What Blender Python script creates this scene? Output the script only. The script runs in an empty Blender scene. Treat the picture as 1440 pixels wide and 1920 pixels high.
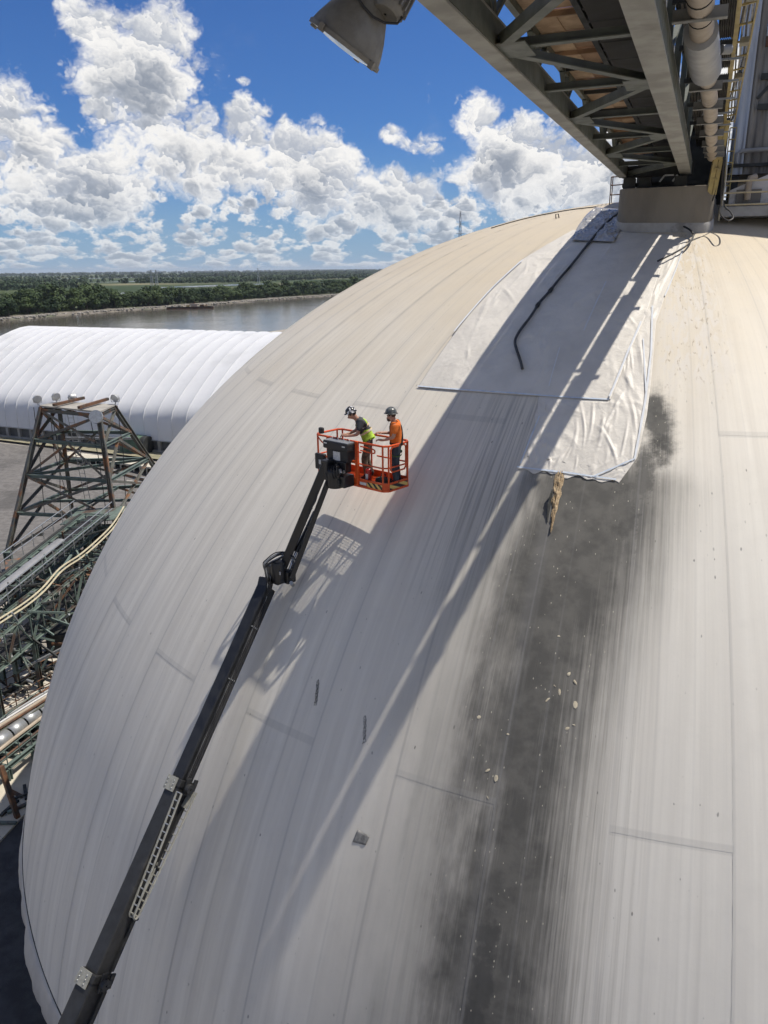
import bpy, bmesh, math, random
from math import sin, cos, tan, radians, degrees, pi, sqrt, atan2, exp
from mathutils import Vector as V, Matrix, noise as mnoise
random.seed(7)
scene = bpy.context.scene
COL = scene.collection
G = 25.5                      # height of the viewpoint above the yard

# ------------------------------------------------------------------ camera
PITCH, ROLL, FPX = radians(17.55), radians(0.6), 1442.0
cam = bpy.data.cameras.new('camera')
cam_ob = bpy.data.objects.new('camera', cam)
COL.objects.link(cam_ob)
cam.sensor_fit = 'VERTICAL'; cam.sensor_height = 36.0; cam.lens = FPX/1920*36.0
cam.clip_start = 0.1; cam.clip_end = 60000
cam_ob.matrix_world = Matrix.Translation((0, 0, G)) @ Matrix.Rotation(pi/2-PITCH, 4, 'X') @ Matrix.Rotation(-ROLL, 4, 'Z')
scene.camera = cam_ob

# ------------------------------------------------------------------ light
SUN_EL, SUN_AZ = radians(63.2), radians(75.5)        # azimuth from +Y towards +X
SUN = V((cos(SUN_EL)*sin(SUN_AZ), cos(SUN_EL)*cos(SUN_AZ), sin(SUN_EL)))
sl = bpy.data.lights.new('sun', 'SUN'); sl.energy = 5.0; sl.angle = radians(0.53); sl.color = (1.0, 0.94, 0.85)
so = bpy.data.objects.new('sun', sl); COL.objects.link(so)
so.rotation_euler = (-SUN).to_track_quat('-Z', 'Y').to_euler()
so.location = (30, 10, 80)
scene.view_settings.view_transform = 'Standard'; scene.view_settings.look = 'None'
scene.view_settings.exposure = 0.09; scene.view_settings.gamma = 1.0
scene.view_settings.use_curve_mapping = False

scene.cycles.use_adaptive_sampling = True; scene.cycles.adaptive_threshold = 0.03
scene.cycles.max_bounces = 5; scene.cycles.diffuse_bounces = 2; scene.cycles.glossy_bounces = 2; scene.cycles.transmission_bounces = 4; scene.cycles.volume_bounces = 0

class NT:
    """small helper that writes node maths as calls"""
    def __init__(s, tree): s.t = tree; s.n = tree.nodes; s.l = tree.links
    def node(s, typ, **kw):
        n = s.n.new(typ)
        for k, v in kw.items(): setattr(n, k, v)
        return n
    def put(s, sock, v):
        if hasattr(v, 'is_output') or isinstance(v, bpy.types.NodeSocket): s.l.new(v, sock)
        elif isinstance(v, (tuple, list)) and sock.type == 'RGBA' and len(v) == 3: sock.default_value = (*v, 1)
        else: sock.default_value = v
    def m(s, op, a, b=None, c=None, clamp=False):
        n = s.n.new('ShaderNodeMath'); n.operation = op; n.use_clamp = clamp
        for i, v in enumerate((a, b, c)):
            if v is not None: s.put(n.inputs[i], v)
        return n.outputs[0]
    def add(s, a, b): return s.m('ADD', a, b)
    def sub(s, a, b): return s.m('SUBTRACT', a, b)
    def mul(s, a, b): return s.m('MULTIPLY', a, b)
    def div(s, a, b): return s.m('DIVIDE', a, b)
    def mx(s, a, b): return s.m('MAXIMUM', a, b)
    def mn(s, a, b): return s.m('MINIMUM', a, b)
    def ss(s, v, e0, e1):       # smoothstep e0 -> e1 (either direction)
        n = s.n.new('ShaderNodeMapRange'); n.interpolation_type = 'SMOOTHSTEP'
        if e0 <= e1: a = (e0, e1, 0.0, 1.0)
        else: a = (e1, e0, 1.0, 0.0)
        s.put(n.inputs[0], v)
        for i in range(4): n.inputs[i+1].default_value = a[i]
        return n.outputs[0]
    def lin(s, v, a, b, c, d):
        n = s.n.new('ShaderNodeMapRange'); s.put(n.inputs[0], v)
        for i, q in enumerate((a, b, c, d)): n.inputs[i+1].default_value = q
        return n.outputs[0]
    def vec(s, x, y, z):
        n = s.n.new('ShaderNodeCombineXYZ')
        for i, v in enumerate((x, y, z)): s.put(n.inputs[i], v)
        return n.outputs[0]
    def sep(s, v):
        n = s.n.new('ShaderNodeSeparateXYZ'); s.put(n.inputs[0], v); return n.outputs
    def vm(s, op, a, b=None):
        n = s.n.new('ShaderNodeVectorMath'); n.operation = op
        s.put(n.inputs[0], a)
        if b is not None: s.put(n.inputs[1], b)
        return n.outputs[0]
    def scale(s, v, k):
        n = s.n.new('ShaderNodeVectorMath'); n.operation = 'SCALE'; s.put(n.inputs[0], v); s.put(n.inputs[3], k); return n.outputs[0]
    def noise(s, v, scale=1.0, detail=4.0, rough=0.5, dist=0.0, dim='3D'):
        n = s.n.new('ShaderNodeTexNoise'); n.noise_dimensions = dim
        if v is not None: s.l.new(v, n.inputs['Vector'])
        n.inputs['Scale'].default_value = scale; n.inputs['Detail'].default_value = detail
        n.inputs['Roughness'].default_value = rough; n.inputs['Distortion'].default_value = dist
        return n.outputs[0]
    def voro(s, v, scale=1.0, feature='F1', smooth=0.3, out='Distance', dim='3D'):
        n = s.n.new('ShaderNodeTexVoronoi'); n.feature = feature; n.voronoi_dimensions = dim
        if v is not None: s.l.new(v, n.inputs['Vector'])
        n.inputs['Scale'].default_value = scale
        if feature == 'SMOOTH_F1': n.inputs['Smoothness'].default_value = smooth
        return n.outputs[out]
    def mix(s, f, a, b, blend='MIX'):
        n = s.n.new('ShaderNodeMix'); n.data_type = 'RGBA'; n.blend_type = blend
        s.put(n.inputs[0], f); s.put(n.inputs[6], a); s.put(n.inputs[7], b)
        return n.outputs[2]

world = bpy.data.worlds.new('World'); scene.world = world; world.use_nodes = True
world.cycles.sampling_method = 'MANUAL'; world.cycles.sample_map_resolution = 512
def build_sky():
    t = NT(world.node_tree); t.n.clear()
    out = t.node('ShaderNodeOutputWorld'); bg = t.node('ShaderNodeBackground')
    t.l.new(bg.outputs[0], out.inputs[0]); bg.inputs[1].default_value = 0.068
    sky = t.node('ShaderNodeTexSky', sky_type='NISHITA'); sky.sun_disc = False
    sky.sun_elevation = SUN_EL; sky.sun_rotation = SUN_AZ; sky.altitude = 20
    sky.air_density = 1.0; sky.dust_density = 0.25; sky.ozone_density = 2.6
    tc = t.node('ShaderNodeTexCoord')
    d = tc.outputs['Generated']
    x, y, z = t.sep(d)
    el = t.mul(t.m('ARCSINE', z), 180/pi)
    az = t.mul(t.m('ARCTAN2', x, y), 180/pi)
    lel = t.m('LOGARITHM', t.add(t.mx(el, 0.0), 1.6), math.e)
    # billow coordinates: a cylinder round the viewer, the rows packed tighter towards the horizon
    h = t.m('SQRT', t.add(t.mul(x, x), t.mul(y, y)))
    cyl = t.vec(t.mul(t.div(x, h), 1.0), t.mul(t.div(y, h), 1.0), t.mul(lel, 0.13))
    elc = t.vec(t.div(x, h), t.div(y, h), t.mul(el, pi/180*1.25))
    blobs = [(-15.3, 11.0, 5.2, 5.2), (-12.4, 7.6, 5.6, 3.6), (-23.5, 8.0, 3.9, 3.6), (-19.5, 5.2, 5.6, 2.6), (-30, 12.0, 4.2, 5.2), (-4.6, 5.6, 3.8, 3.6), (8.8, 6.4, 4.2, 3.6), (11.8, 6.2, 3.8, 3.4),
             (0.6, 4.6, 3.8, 2.5), (16, 6, 4, 3.2), (-17.6, 14.2, 2.4, 1.9), (-9.2, 8.9, 2.2, 2.4), (-6.2, 7.6, 1.7, 2.0), (6.6, 9.4, 2.0, 2.2),
             (3.2, 7.9, 3.2, 1.3, .45), (1.0, 8.6, 1.6, .9, .3), (24, 9, 6, 4), (-19, 17.8, 4.6, 1.5), (-8, 18.3, 3.0, .8, .5), (3.2, 10.8, .7, 1.5, .2), (-9, 11.6, .9, .5, .25)]
    def masses(da, de, n):
        D = None; a_ = t.add(az, da); e_ = t.add(el, de)
        for (ba, be, ra, re, *pk) in blobs[:n]:
            p = t.vm('MULTIPLY', t.vec(t.sub(a_, ba), t.sub(e_, be), 0.0), (1/ra, 1/re, 0))
            q = t.n.new('ShaderNodeVectorMath'); q.operation = 'DOT_PRODUCT'; t.l.new(p, q.inputs[0]); t.l.new(p, q.inputs[1])
            v = t.sub(pk[0] if pk else 1.0, q.outputs['Value'])
            D = v if D is None else t.m('SMOOTH_MAX', D, v, 0.25)
        return t.mx(D, -1.2)
    w = t.noise(elc, 9.0, 2.0, 0.55)
    wob = t.vec(t.mul(t.sub(w, .5), .05), 0.0, t.mul(t.sub(w, .5), .05))
    nz = t.n.new('ShaderNodeTexNoise'); t.l.new(elc, nz.inputs['Vector']); nz.inputs['Scale'].default_value = 34.0; nz.inputs['Detail'].default_value = 3.0; nz.inputs['Roughness'].default_value = .6
    curl = t.scale(t.vm('SUBTRACT', nz.outputs['Color'], (.5, .5, .5)), .055)
    wv0 = t.vm('ADD', t.vm('ADD', elc, wob), curl)
    rx, ry = t.div(y, h), t.mul(t.div(x, h), -1.0)             # unit vector to the viewer's right
    def puffs(p, sc, zk=1.0):
        """rounded heads of cloud: distance to the nearest head and how far this spot faces the sun"""
        n = t.n.new('ShaderNodeTexVoronoi'); t.l.new(p, n.inputs['Vector']); n.inputs['Scale'].default_value = sc
        q = t.scale(t.vm('SUBTRACT', p, n.outputs['Position']), sc)
        qx, qy, qz = t.sep(q)
        return n.outputs['Distance'], t.add(t.mul(t.add(t.mul(qx, rx), t.mul(qy, ry)), .45), t.mul(qz, zk))
    d1, l1 = puffs(wv0, 15.0); d2, l2 = puffs(wv0, 38.0); d3, l3 = puffs(wv0, 85.0)
    fbm = t.sub(t.noise(wv0, 26.0, 6.0, 0.62), 0.5)
    n0 = t.add(t.add(t.mul(t.sub(.5, d1), .95), t.mul(t.sub(.46, d2), .6)), t.add(t.mul(t.sub(.46, d3), .32), t.mul(fbm, 1.2)))
    face = t.add(t.add(t.mul(l1, .34), t.mul(l2, .24)), t.add(t.mul(l3, .10), t.mul(fbm, .9)))
    dc, lc = puffs(t.vm('ADD', cyl, t.scale(curl, .5)), 40.0)
    # small fair-weather clouds in rows low over the horizon, everywhere round
    lowD = t.add(t.mul(t.sub(t.noise(cyl, 19.0, 5.0, 0.62), 0.425), 8.5), t.mul(t.sub(0.5, dc), 1.8))
    lowD = t.sub(lowD, t.add(t.mul(t.ss(el, 3.6, 8.0), 3.4), t.mul(t.ss(el, 0.5, 0.0), .6)))
    # the same sort of masses elsewhere in the sky
    gen = t.mul(t.sub(t.noise(elc, 2.6, 2.0, 0.5), 0.51), 9.0)
    gen = t.sub(gen, t.add(t.mul(t.mul(t.ss(t.m('ABSOLUTE', az), 36, 24), t.ss(el, 30, 18)), 4.0), 0.0))
    rest = t.mx(gen, t.mul(lowD, 0.7))
    masses_0 = masses(0.0, 0.0, 99)
    b0 = t.mx(masses_0, rest); b1_ = t.mx(masses(.55, .95, 10), rest)
    f0 = t.add(b0, t.mul(n0, .95))
    isl = t.ss(t.sub(t.mul(lowD, .7), masses_0), -.2, .3)
    face = t.add(t.mul(face, t.sub(1.0, t.mul(isl, .5))), t.mul(t.mul(lc, .55), isl))
    alpha = t.ss(f0, -0.04, 0.55)
    wisp = t.mul(t.ss(t.noise(elc, 5.0, 5.0, 0.7), 0.56, 0.85), 0.22)
    lit = t.ss(t.add(face, t.mul(t.ss(f0, 1.0, .2), .16)), -.26, .30)   # heads turned to the sun come out bright
    thick = t.ss(t.add(b1_, t.mul(n0, .3)), 0.25, 1.0)        # much cloud between here and the sun: grey
    under = t.ss(f0, 0.35, 1.2)
    shade = t.mul(t.mul(thick, under), t.lin(lit, 0, 1, 1.0, 0.40))
    lightc = t.mix(lit, (6.6, 7.1, 8.1), (13.2, 13.0, 12.7))
    cc = t.mix(t.mul(shade, 0.92), lightc, (3.7, 4.2, 5.1))
    far = t.ss(el, 7.0, 0.3)
    skyc = t.mix(1.0, sky.outputs[0], (0.42, 0.73, 1.26), 'MULTIPLY')
    skyc = t.mix(t.mul(t.m('POWER', t.ss(el, 10.0, -1.0), 1.5), 0.72), skyc, (4.4, 6.4, 9.0))
    cc = t.mix(t.mul(far, 0.42), cc, t.mix(0.5, skyc, (8.0, 8.8, 9.8)))
    c1 = t.mix(t.mul(wisp, t.ss(el, 1, 6)), skyc, (7, 7.4, 8))
    col = t.mix(t.mul(alpha, t.ss(el, -0.1, 0.35)), c1, cc)
    t.l.new(col, bg.inputs[0])
build_sky()
# ------------------------------------------------------------------ helpers
def ray(px, py):
    x, y = (px-720)/FPX, -(py-960)/FPX
    X = x*cos(ROLL)+y*sin(ROLL); Y = -x*sin(ROLL)+y*cos(ROLL)
    return V((X, cos(PITCH)+Y*sin(PITCH), -sin(PITCH)+Y*cos(PITCH))).normalized()
def at(px, py, d):            # point d metres along a line of sight
    p = ray(px, py)*d; p.z += G; return p
def onz(px, py, z=0.0):       # where a line of sight meets the level z
    u = ray(px, py); p = u*((z-G)/u.z); p.z += G; return p

WL = {}
class MB:
    def __init__(s): s.v = []; s.f = []
    def box(s, c, size, M=None):
        c = V(c); b = len(s.v)
        for k in range(8):
            p = V(((k & 1)-.5, ((k >> 1) & 1)-.5, ((k >> 2) & 1)-.5))
            p = V((p.x*size[0], p.y*size[1], p.z*size[2]))
            s.v.append(c+(M @ p if M else p))
        s.f += [tuple(b+i for i in q) for q in ((0, 2, 3, 1), (4, 5, 7, 6), (0, 1, 5, 4), (2, 6, 7, 3), (0, 4, 6, 2), (1, 3, 7, 5))]
        return s
    def frame(s, p, q, up=(0, 0, 1)):
        d = (V(q)-V(p)).normalized(); up = V(up)
        if abs(d.dot(up)) > .98: up = V((1, 0, 0)) if abs(d.x) < .9 else V((0, 1, 0))
        x = d.cross(up).normalized(); z = x.cross(d).normalized()
        return x, d, z
    def beam(s, p, q, w, h, up=(0, 0, 1), off=(0, 0)):
        p, q = V(p), V(q); x, d, z = s.frame(p, q, up); o = x*off[0]+z*off[1]
        M = Matrix((x, d, z)).transposed()
        return s.box((p+q)/2+o, (w, (q-p).length, h), M)
    def ibeam(s, p, q, w, h, t=.03, up=(0, 0, 1)):
        s.beam(p, q, w, t, up, (0, h/2-t/2)); s.beam(p, q, w, t, up, (0, -h/2+t/2)); return s.beam(p, q, t, h-2*t-.004, up)
    def ell(s, p, q, w, t=.02, up=(0, 0, 1)):
        s.beam(p, q, w, t, up, (0, -w/2)); return s.beam(p, q, t, w-t/2-.004, up, (-w/2+t/2, t/4))
    def tube(s, pts, r, n=8, cap=True):
        pts = [V(p) for p in pts]; rs = r if isinstance(r, (list, tuple)) else [r]*len(pts)
        b = len(s.v); x = None
        for i, p in enumerate(pts):
            d = (pts[min(i+1, len(pts)-1)]-pts[max(i-1, 0)]).normalized()
            if x is None:
                u = V((0, 0, 1)) if abs(d.z) < .9 else V((1, 0, 0)); x = d.cross(u).normalized()
            else: x = (x-d*x.dot(d)).normalized()
            y = d.cross(x)
            for k in range(n):
                a = 2*pi*k/n; s.v.append(p+(x*cos(a)+y*sin(a))*rs[i])
        for i in range(len(pts)-1):
            for k in range(n):
                a, c = b+i*n+k, b+i*n+(k+1) % n
                s.f.append((a, a+n, c+n, c))
        if cap:
            s.f.append(tuple(b+k for k in range(n))); e = b+(len(pts)-1)*n
            s.f.append(tuple(e+k for k in reversed(range(n))))
        return s
    def lathe(s, prof, n=24, M=None, c=(0, 0, 0)):
        b = len(s.v); c = V(c)
        for r, z in prof:
            for k in range(n):
                a = 2*pi*k/n; p = V((r*cos(a), r*sin(a), z)); s.v.append(c+(M @ p if M else p))
        for i in range(len(prof)-1):
            for k in range(n):
                s.f.append((b+i*n+k, b+i*n+(k+1) % n, b+(i+1)*n+(k+1) % n, b+(i+1)*n+k))
        return s
    def ball(s, c, r, n=12, m=8, sc=(1, 1, 1), M=None):
        pr = [(max(sin(pi*i/m), .001)*r, -cos(pi*i/m)*r) for i in range(m+1)]
        b = len(s.v); s.lathe(pr, n)
        for i in range(b, len(s.v)):
            p = s.v[i]; p = V((p.x*sc[0], p.y*sc[1], p.z*sc[2])); s.v[i] = V(c)+(M @ p if M else p)
        return s
    def grid(s, fn, nu, nv):
        b = len(s.v)
        for j in range(nv+1):
            for i in range(nu+1): s.v.append(V(fn(i/nu, j/nv)))
        for j in range(nv):
            for i in range(nu):
                a = b+j*(nu+1)+i; s.f.append((a, a+1, a+nu+2, a+nu+1))
        return s
    def poly(s, pts, z0, z1):        # upright prism
        b = len(s.v); n = len(pts)
        for p in pts: s.v.append(V((p[0], p[1], z0)))
        for p in pts: s.v.append(V((p[0], p[1], z1)))
        s.f.append(tuple(b+i for i in reversed(range(n)))); s.f.append(tuple(b+n+i for i in range(n)))
        for i in range(n): j = (i+1) % n; s.f.append((b+i, b+j, b+n+j, b+n+i))
        return s
    def build(s, name, mat, parent=None, smooth=False, bevel=0.0, solid=0.0, label=None, cat=None, group=None, kind=None, base=None):
        if parent is not None: o = WL[parent.name]
        elif base is not None: o = V(base)
        else:
            lo = [min(p[i] for p in s.v) for i in range(3)]; hi = [max(p[i] for p in s.v) for i in range(3)]
            o = V(((lo[0]+hi[0])/2, (lo[1]+hi[1])/2, lo[2]))
        me = bpy.data.meshes.new(name); me.from_pydata([p-o for p in s.v], [], s.f); me.update()
        ob = bpy.data.objects.new(name, me); COL.objects.link(ob)
        if mat is not None:
            for m_ in (mat if isinstance(mat, list) else [mat]): me.materials.append(m_)
        if smooth:
            for p in me.polygons: p.use_smooth = True
            try: me.set_sharp_from_angle(angle=radians(38 if smooth is True else smooth))
            except Exception: pass
        if parent is None: ob.location = o; WL[ob.name] = o.copy()
        else: ob.parent = parent; WL[ob.name] = WL[parent.name]
        if solid:
            md = ob.modifiers.new('solid', 'SOLIDIFY'); md.thickness = solid; md.offset = 0
        if bevel:
            md = ob.modifiers.new('bevel', 'BEVEL'); md.width = bevel; md.segments = 2; md.limit_method = 'ANGLE'
        return tag(ob, label, cat, group, kind)
def tag(o, label=None, cat=None, group=None, kind=None):
    for k, v in (('label', label), ('category', cat), ('group', group), ('kind', kind)):
        if v: o[k] = v
    return o
def thing(name, loc, label, cat, group=None):
    o = bpy.data.objects.new(name, None); COL.objects.link(o); o.location = loc
    o.empty_display_size = .2; WL[o.name] = V(loc); return tag(o, label, cat, group)
def clone(o, parent=None):
    c = o.copy(); COL.objects.link(c); c.parent = parent
    for ch in o.children: clone(ch, c)
    return c

# ------------------------------------------------------------------ materials
MATS = {}
def mat(name, c1, c2=None, rough=.7, metal=0.0, scale=3.0, detail=6.0, lo=.35, hi=.65, bump=0.0, bscale=None, c3=None, s3=.6, t3=(.55, .7), spec=.5, stretch=None, coat=0):
    """plain procedural surface: two tones mottled by noise, an optional third in patches"""
    if name in MATS: return MATS[name]
    m_ = bpy.data.materials.new(name); m_.use_nodes = True; t = NT(m_.node_tree)
    b = t.n['Principled BSDF']
    tc = t.node('ShaderNodeNewGeometry').outputs['Position']
    if stretch: tc = t.vm('MULTIPLY', tc, stretch)
    f = t.ss(t.noise(tc, scale, detail, .6), lo, hi)
    col = t.mix(f, c1, c2 or tuple(k*.8 for k in c1))
    if c3:
        g = t.ss(t.noise(tc, s3, 7.0, .65), *t3); col = t.mix(g, col, c3)
    t.l.new(col, b.inputs['Base Color'])
    r = t.lin(f, 0, 1, max(rough-.08, 0), min(rough+.08, 1)); t.l.new(r, b.inputs['Roughness'])
    b.inputs['Metallic'].default_value = metal; b.inputs['Specular IOR Level'].default_value = spec
    if coat: b.inputs['Coat Weight'].default_value = coat
    if bump:
        bp = t.node('ShaderNodeBump'); bp.inputs['Strength'].default_value = bump; bp.inputs['Distance'].default_value = .05
        t.l.new(t.noise(tc, bscale or scale*4, 6.0, .6), bp.inputs['Height']); t.l.new(bp.outputs[0], b.inputs['Normal'])
    MATS[name] = m_; return m_

steel_green = mat('green grey painted steel', (.115, .125, .10), (.085, .094, .077), .55, scale=2.0, c3=(.11, .085, .06), s3=1.4, t3=(.58, .8))
steel_flange = mat('weathered chord paint lightened for bounce', (.29, .285, .25), (.225, .22, .195), .6, scale=1.6, stretch=None, c3=(.10, .09, .075), s3=.9, t3=(.56, .8), bump=.05)  # lighter than the other steel: light bounced off the dome is painted in
plywood = mat('weathered plywood', (.52, .36, .22), (.40, .27, .165), .8, scale=3.2, c3=(.27, .175, .11), s3=1.5, t3=(.5, .75), bump=.1)
plywood_dark = mat('stained plywood', (.40, .25, .145), (.28, .175, .105), .8, scale=2.6, c3=(.18, .12, .08), s3=1.2, t3=(.5, .75), bump=.1)
dark_steel = mat('sooty dark steel', (.035, .037, .034), (.02, .021, .02), .7, scale=2.0)
galv = mat('galvanised steel', (.42, .43, .43), (.32, .33, .33), .45, .6, scale=5.0)
black_paint = mat('black boom paint', (.012, .0125, .014), (.018, .019, .021), .38, scale=3.0, c3=(.05, .048, .044), s3=1.2, t3=(.62, .85))
grey_paint = mat('dusty black paint', (.026, .026, .026), (.018, .018, .018), .45, scale=4.0, c3=(.075, .07, .063), s3=1.5, t3=(.55, .85))
orange = mat('orange safety paint', (.62, .085, .012), (.52, .065, .01), .42, scale=4.0, c3=(.30, .045, .015), s3=3.0, t3=(.62, .8))
rubber = mat('black rubber', (.015, .015, .016), (.025, .025, .026), .6, scale=6.0)
concrete = mat('weathered concrete', (.36, .34, .30), (.29, .275, .24), .9, scale=1.2, c3=(.22, .205, .18), s3=.5, t3=(.5, .75), bump=.15, bscale=9)
rust = mat('rusty steel', (.16, .075, .035), (.09, .045, .025), .8, scale=3.0, c3=(.05, .045, .04), s3=1.2, t3=(.45, .65), bump=.1)
yellow = mat('dusty yellow paint', (.42, .33, .12), (.34, .27, .12), .6, scale=3.0, c3=(.22, .18, .11), s3=1.3, t3=(.5, .75))
# ------------------------------------------------------------------ storage dome
DC = V((12.09, 35.66, G-27.32)); DR, DH = 29.08, 29.98
TH_SPRING = 78.3
def dome(az, th, off=0.0):
    a, q = radians(az), radians(th)
    n = V((sin(q)*sin(a)/DR, sin(q)*cos(a)/DR, cos(q)/DH)).normalized()
    return DC+V((DR*sin(q)*sin(a), DR*sin(q)*cos(a), DH*cos(q)))+n*off
def dome_n(az, th):
    a, q = radians(az), radians(th)
    return V((sin(q)*sin(a)/DR, sin(q)*cos(a)/DR, cos(q)/DH)).normalized()

def dome_material():
    m_ = bpy.data.materials.new('weathered dome membrane'); m_.use_nodes = True; t = NT(m_.node_tree)
    b = t.n['Principled BSDF']
    uv = t.node('ShaderNodeUVMap'); uv.uv_map = 'around_down'
    az, th, _ = t.sep(uv.outputs[0])
    pos = t.node('ShaderNodeNewGeometry').outputs['Position']
    w0 = t.noise(pos, .35, 2.0, .6)                       # slow wander
    w1 = t.noise(pos, 1.6, 4.0, .62)
    # run-off streaks follow the fall line
    st1 = t.noise(t.vec(t.mul(az, 1.3), t.mul(th, .05), 0.0), 1.0, 4.0, .62)
    st2 = t.noise(t.vec(t.mul(az, 5.0), t.mul(th, .10), 7.0), 1.0, 3.0, .6)
    st3 = t.noise(t.vec(t.mul(az, 17.0), t.mul(th, .22), 3.0), 1.0, 4.0, .6)
    col = t.mix(t.ss(st1, .3, .7), (.60, .565, .50), (.71, .675, .60))
    col = t.mix(t.mul(t.ss(st2, .52, .78), .20), col, (.48, .455, .41))
    col = t.mix(t.mul(t.ss(st3, .58, .78), .10), col, (.40, .38, .35))
    col = t.mix(t.mul(t.ss(w1, .5, .8), .25), col, (.50, .475, .43))
    # tan dust lies thick round the crown
    thw = t.add(th, t.mul(t.sub(w0, .5), 14.0))
    dust = t.ss(thw, 44.0, 19.0)
    dn = t.mul(dust, t.lin(st2, .3, .7, .75, 1.0))
    col = t.mix(dn, col, t.mix(t.ss(w1, .35, .7), (.545, .455, .32), (.51, .43, .315)))
    col = t.mix(t.mul(t.ss(thw, 62, 34), .22), col, (.58, .52, .41))
    # flaking white and tan skin on the sunny side of the sheets
    fl = t.mul(t.mul(t.ss(az, 190.0, 193.0), t.ss(az, 198.6, 196.6)), t.mul(t.ss(th, 17.5, 21), t.ss(th, 38, 33)))
    flk = t.ss(t.noise(t.vec(t.mul(az, 1.6), t.mul(th, .75), 5.0), 1.0, 5.0, .68, .6), .47, .56)
    col = t.mix(t.mul(fl, t.mul(flk, .8)), col, (.60, .56, .50))
    flk2 = t.ss(t.noise(t.vec(t.mul(az, 2.3), t.mul(th, 1.5), 11.0), 1.0, 4.0, .62, .4), .60, .66)
    col = t.mix(t.mul(fl, t.mul(flk2, .7)), col, (.33, .26, .18))
    # paler strip right of the soot
    pale = t.mul(t.ss(az, 199.6, 197.5), t.ss(th, 38, 46))
    col = t.mix(t.mul(pale, .30), col, (.68, .66, .60))
    # brown-grey run marks between the soot and the clean skin
    run = t.mul(t.mul(t.ss(az, 196.0, 198.6), t.ss(az, 201.8, 200.2)), t.ss(th, 38, 42))
    rk = t.ss(t.noise(t.vec(t.mul(az, 4.2), t.mul(th, .05), 1.0), 1.0, 6.0, .66), .44, .70)
    col = t.mix(t.mul(run, t.mul(rk, .62)), col, (.27, .25, .215))
    run2 = t.mul(t.ss(az, 192.5, 195.0), t.ss(az, 199.0, 197.0))
    rk2 = t.ss(t.noise(t.vec(t.mul(az, 2.6), t.mul(th, .03), 21.0), 1.0, 6.0, .66), .50, .72)
    col = t.mix(t.mul(t.mul(run2, t.ss(th, 36, 44)), t.mul(rk2, .26)), col, (.40, .375, .335))
    # black soot: a smoky fan below the torn skin, soft uphill to the left, cut off along one weld on the right
    big = t.noise(t.vec(t.mul(az, .42), t.mul(th, .20), 2.0), 1.0, 4.0, .6)
    smk = t.noise(t.vec(t.mul(az, 1.3), t.mul(th, .42), 12.0), 1.0, 5.0, .62)
    cen = t.add(t.lin(th, 41.0, 53.0, 201.9, 203.0), t.lin(th, 53.0, 65.0, 0.0, -.8))
    dd = t.add(t.sub(az, cen), t.add(t.mul(t.sub(big, .5), 2.2), t.mul(t.sub(st2, .5), 1.3)))
    wl = t.lin(th, 41.0, 62.0, 4.8, 4.8); wr = t.lin(th, 41.0, 58.0, 6.6, 3.4)
    gl = t.m('POWER', t.div(t.mx(dd, 0.0), wl), 2.0); gr = t.m('POWER', t.div(t.mn(dd, 0.0), wr), 2.0)
    core = t.m('EXPONENT', t.mul(t.add(gl, gr), -1.0))
    core = t.mul(core, t.ss(t.add(th, t.mul(t.sub(w1, .5), 2.0)), 38.5, 42.0))
    dens = t.mul(core, t.add(t.lin(big, .3, .7, 1.12, .78), t.mul(t.ss(th, 51, 43), .22)))
    dens = t.add(dens, t.add(t.add(t.mul(t.sub(smk, .5), t.mul(core, .42)), t.mul(t.sub(st2, .5), t.mul(core, .5))), t.mul(t.sub(st3, .5), t.mul(core, .34))))
    soot = t.mul(t.ss(dens, .06, .94), .97)
    veil = t.m('EXPONENT', t.mul(t.m('POWER', t.div(t.add(t.sub(az, 206.0), t.mul(t.sub(big, .5), 4.0)), 4.2), 2.0), -1.0))
    veil = t.mul(t.mul(veil, t.ss(th, 37.5, 45)), t.lin(st1, .3, .7, .28, .72))
    soot = t.m('SMOOTH_MAX', soot, veil, .1)
    edge = t.mul(t.mul(t.ss(az, 199.2, 200.0), t.ss(az, 201.6, 200.3)), t.ss(th, 47, 55))   # hard streaks along one seam
    ek = t.ss(t.noise(t.vec(t.mul(az, 10.0), t.mul(th, .07), 31.0), 1.0, 4.0, .55), .44, .62)
    soot = t.mx(soot, t.mul(edge, t.mul(ek, .7)))
    # blotch beside the lower sheet, trailing into the fan
    def puff(ca, ct, ra, rt):
        dx = t.div(t.sub(az, ca), ra); dy = t.div(t.sub(th, ct), rt)
        return t.m('EXPONENT', t.mul(t.add(t.mul(dx, dx), t.mul(dy, dy)), -1.0))
    bl = t.mx(t.mx(puff(197.75, 37.3, .95, 1.7), t.mul(puff(197.2, 38.6, 1.35, 2.8), .78)), t.mx(t.mul(puff(199.3, 43.2, 2.2, 3.6), .78), t.mul(puff(198.1, 41.2, 1.25, 2.6), .8)))
    blot = t.ss(t.add(t.mul(bl, 1.15), t.add(t.mul(t.sub(t.noise(pos, 2.6, 6.0, .72), .5), .95), t.mul(t.sub(st3, .5), .35))), .2, .85)
    soot = t.mx(soot, blot)
    dx2 = t.div(t.sub(az, 203.3), .75); dy2 = t.div(t.sub(th, 63.2), 4.2)
    bl2 = t.sub(1.0, t.add(t.mul(dx2, dx2), t.mul(dy2, dy2)))
    bl2 = t.ss(t.add(bl2, t.mul(t.sub(t.noise(pos, 2.4, 6.0, .6), .5), 2.6)), .3, .7)
    col = t.mix(soot, col, t.mix(t.ss(w1, .35, .65), (.066, .064, .058), (.112, .107, .095)))
    col = t.mix(t.mul(bl2, .6), col, (.045, .045, .043))
    # dark scuffs on the shaded flank below the sheets
    sc = t.mul(t.mul(t.ss(az, 204, 207), t.ss(az, 214, 209)), t.mul(t.ss(th, 36, 38), t.ss(th, 52, 43)))
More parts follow.
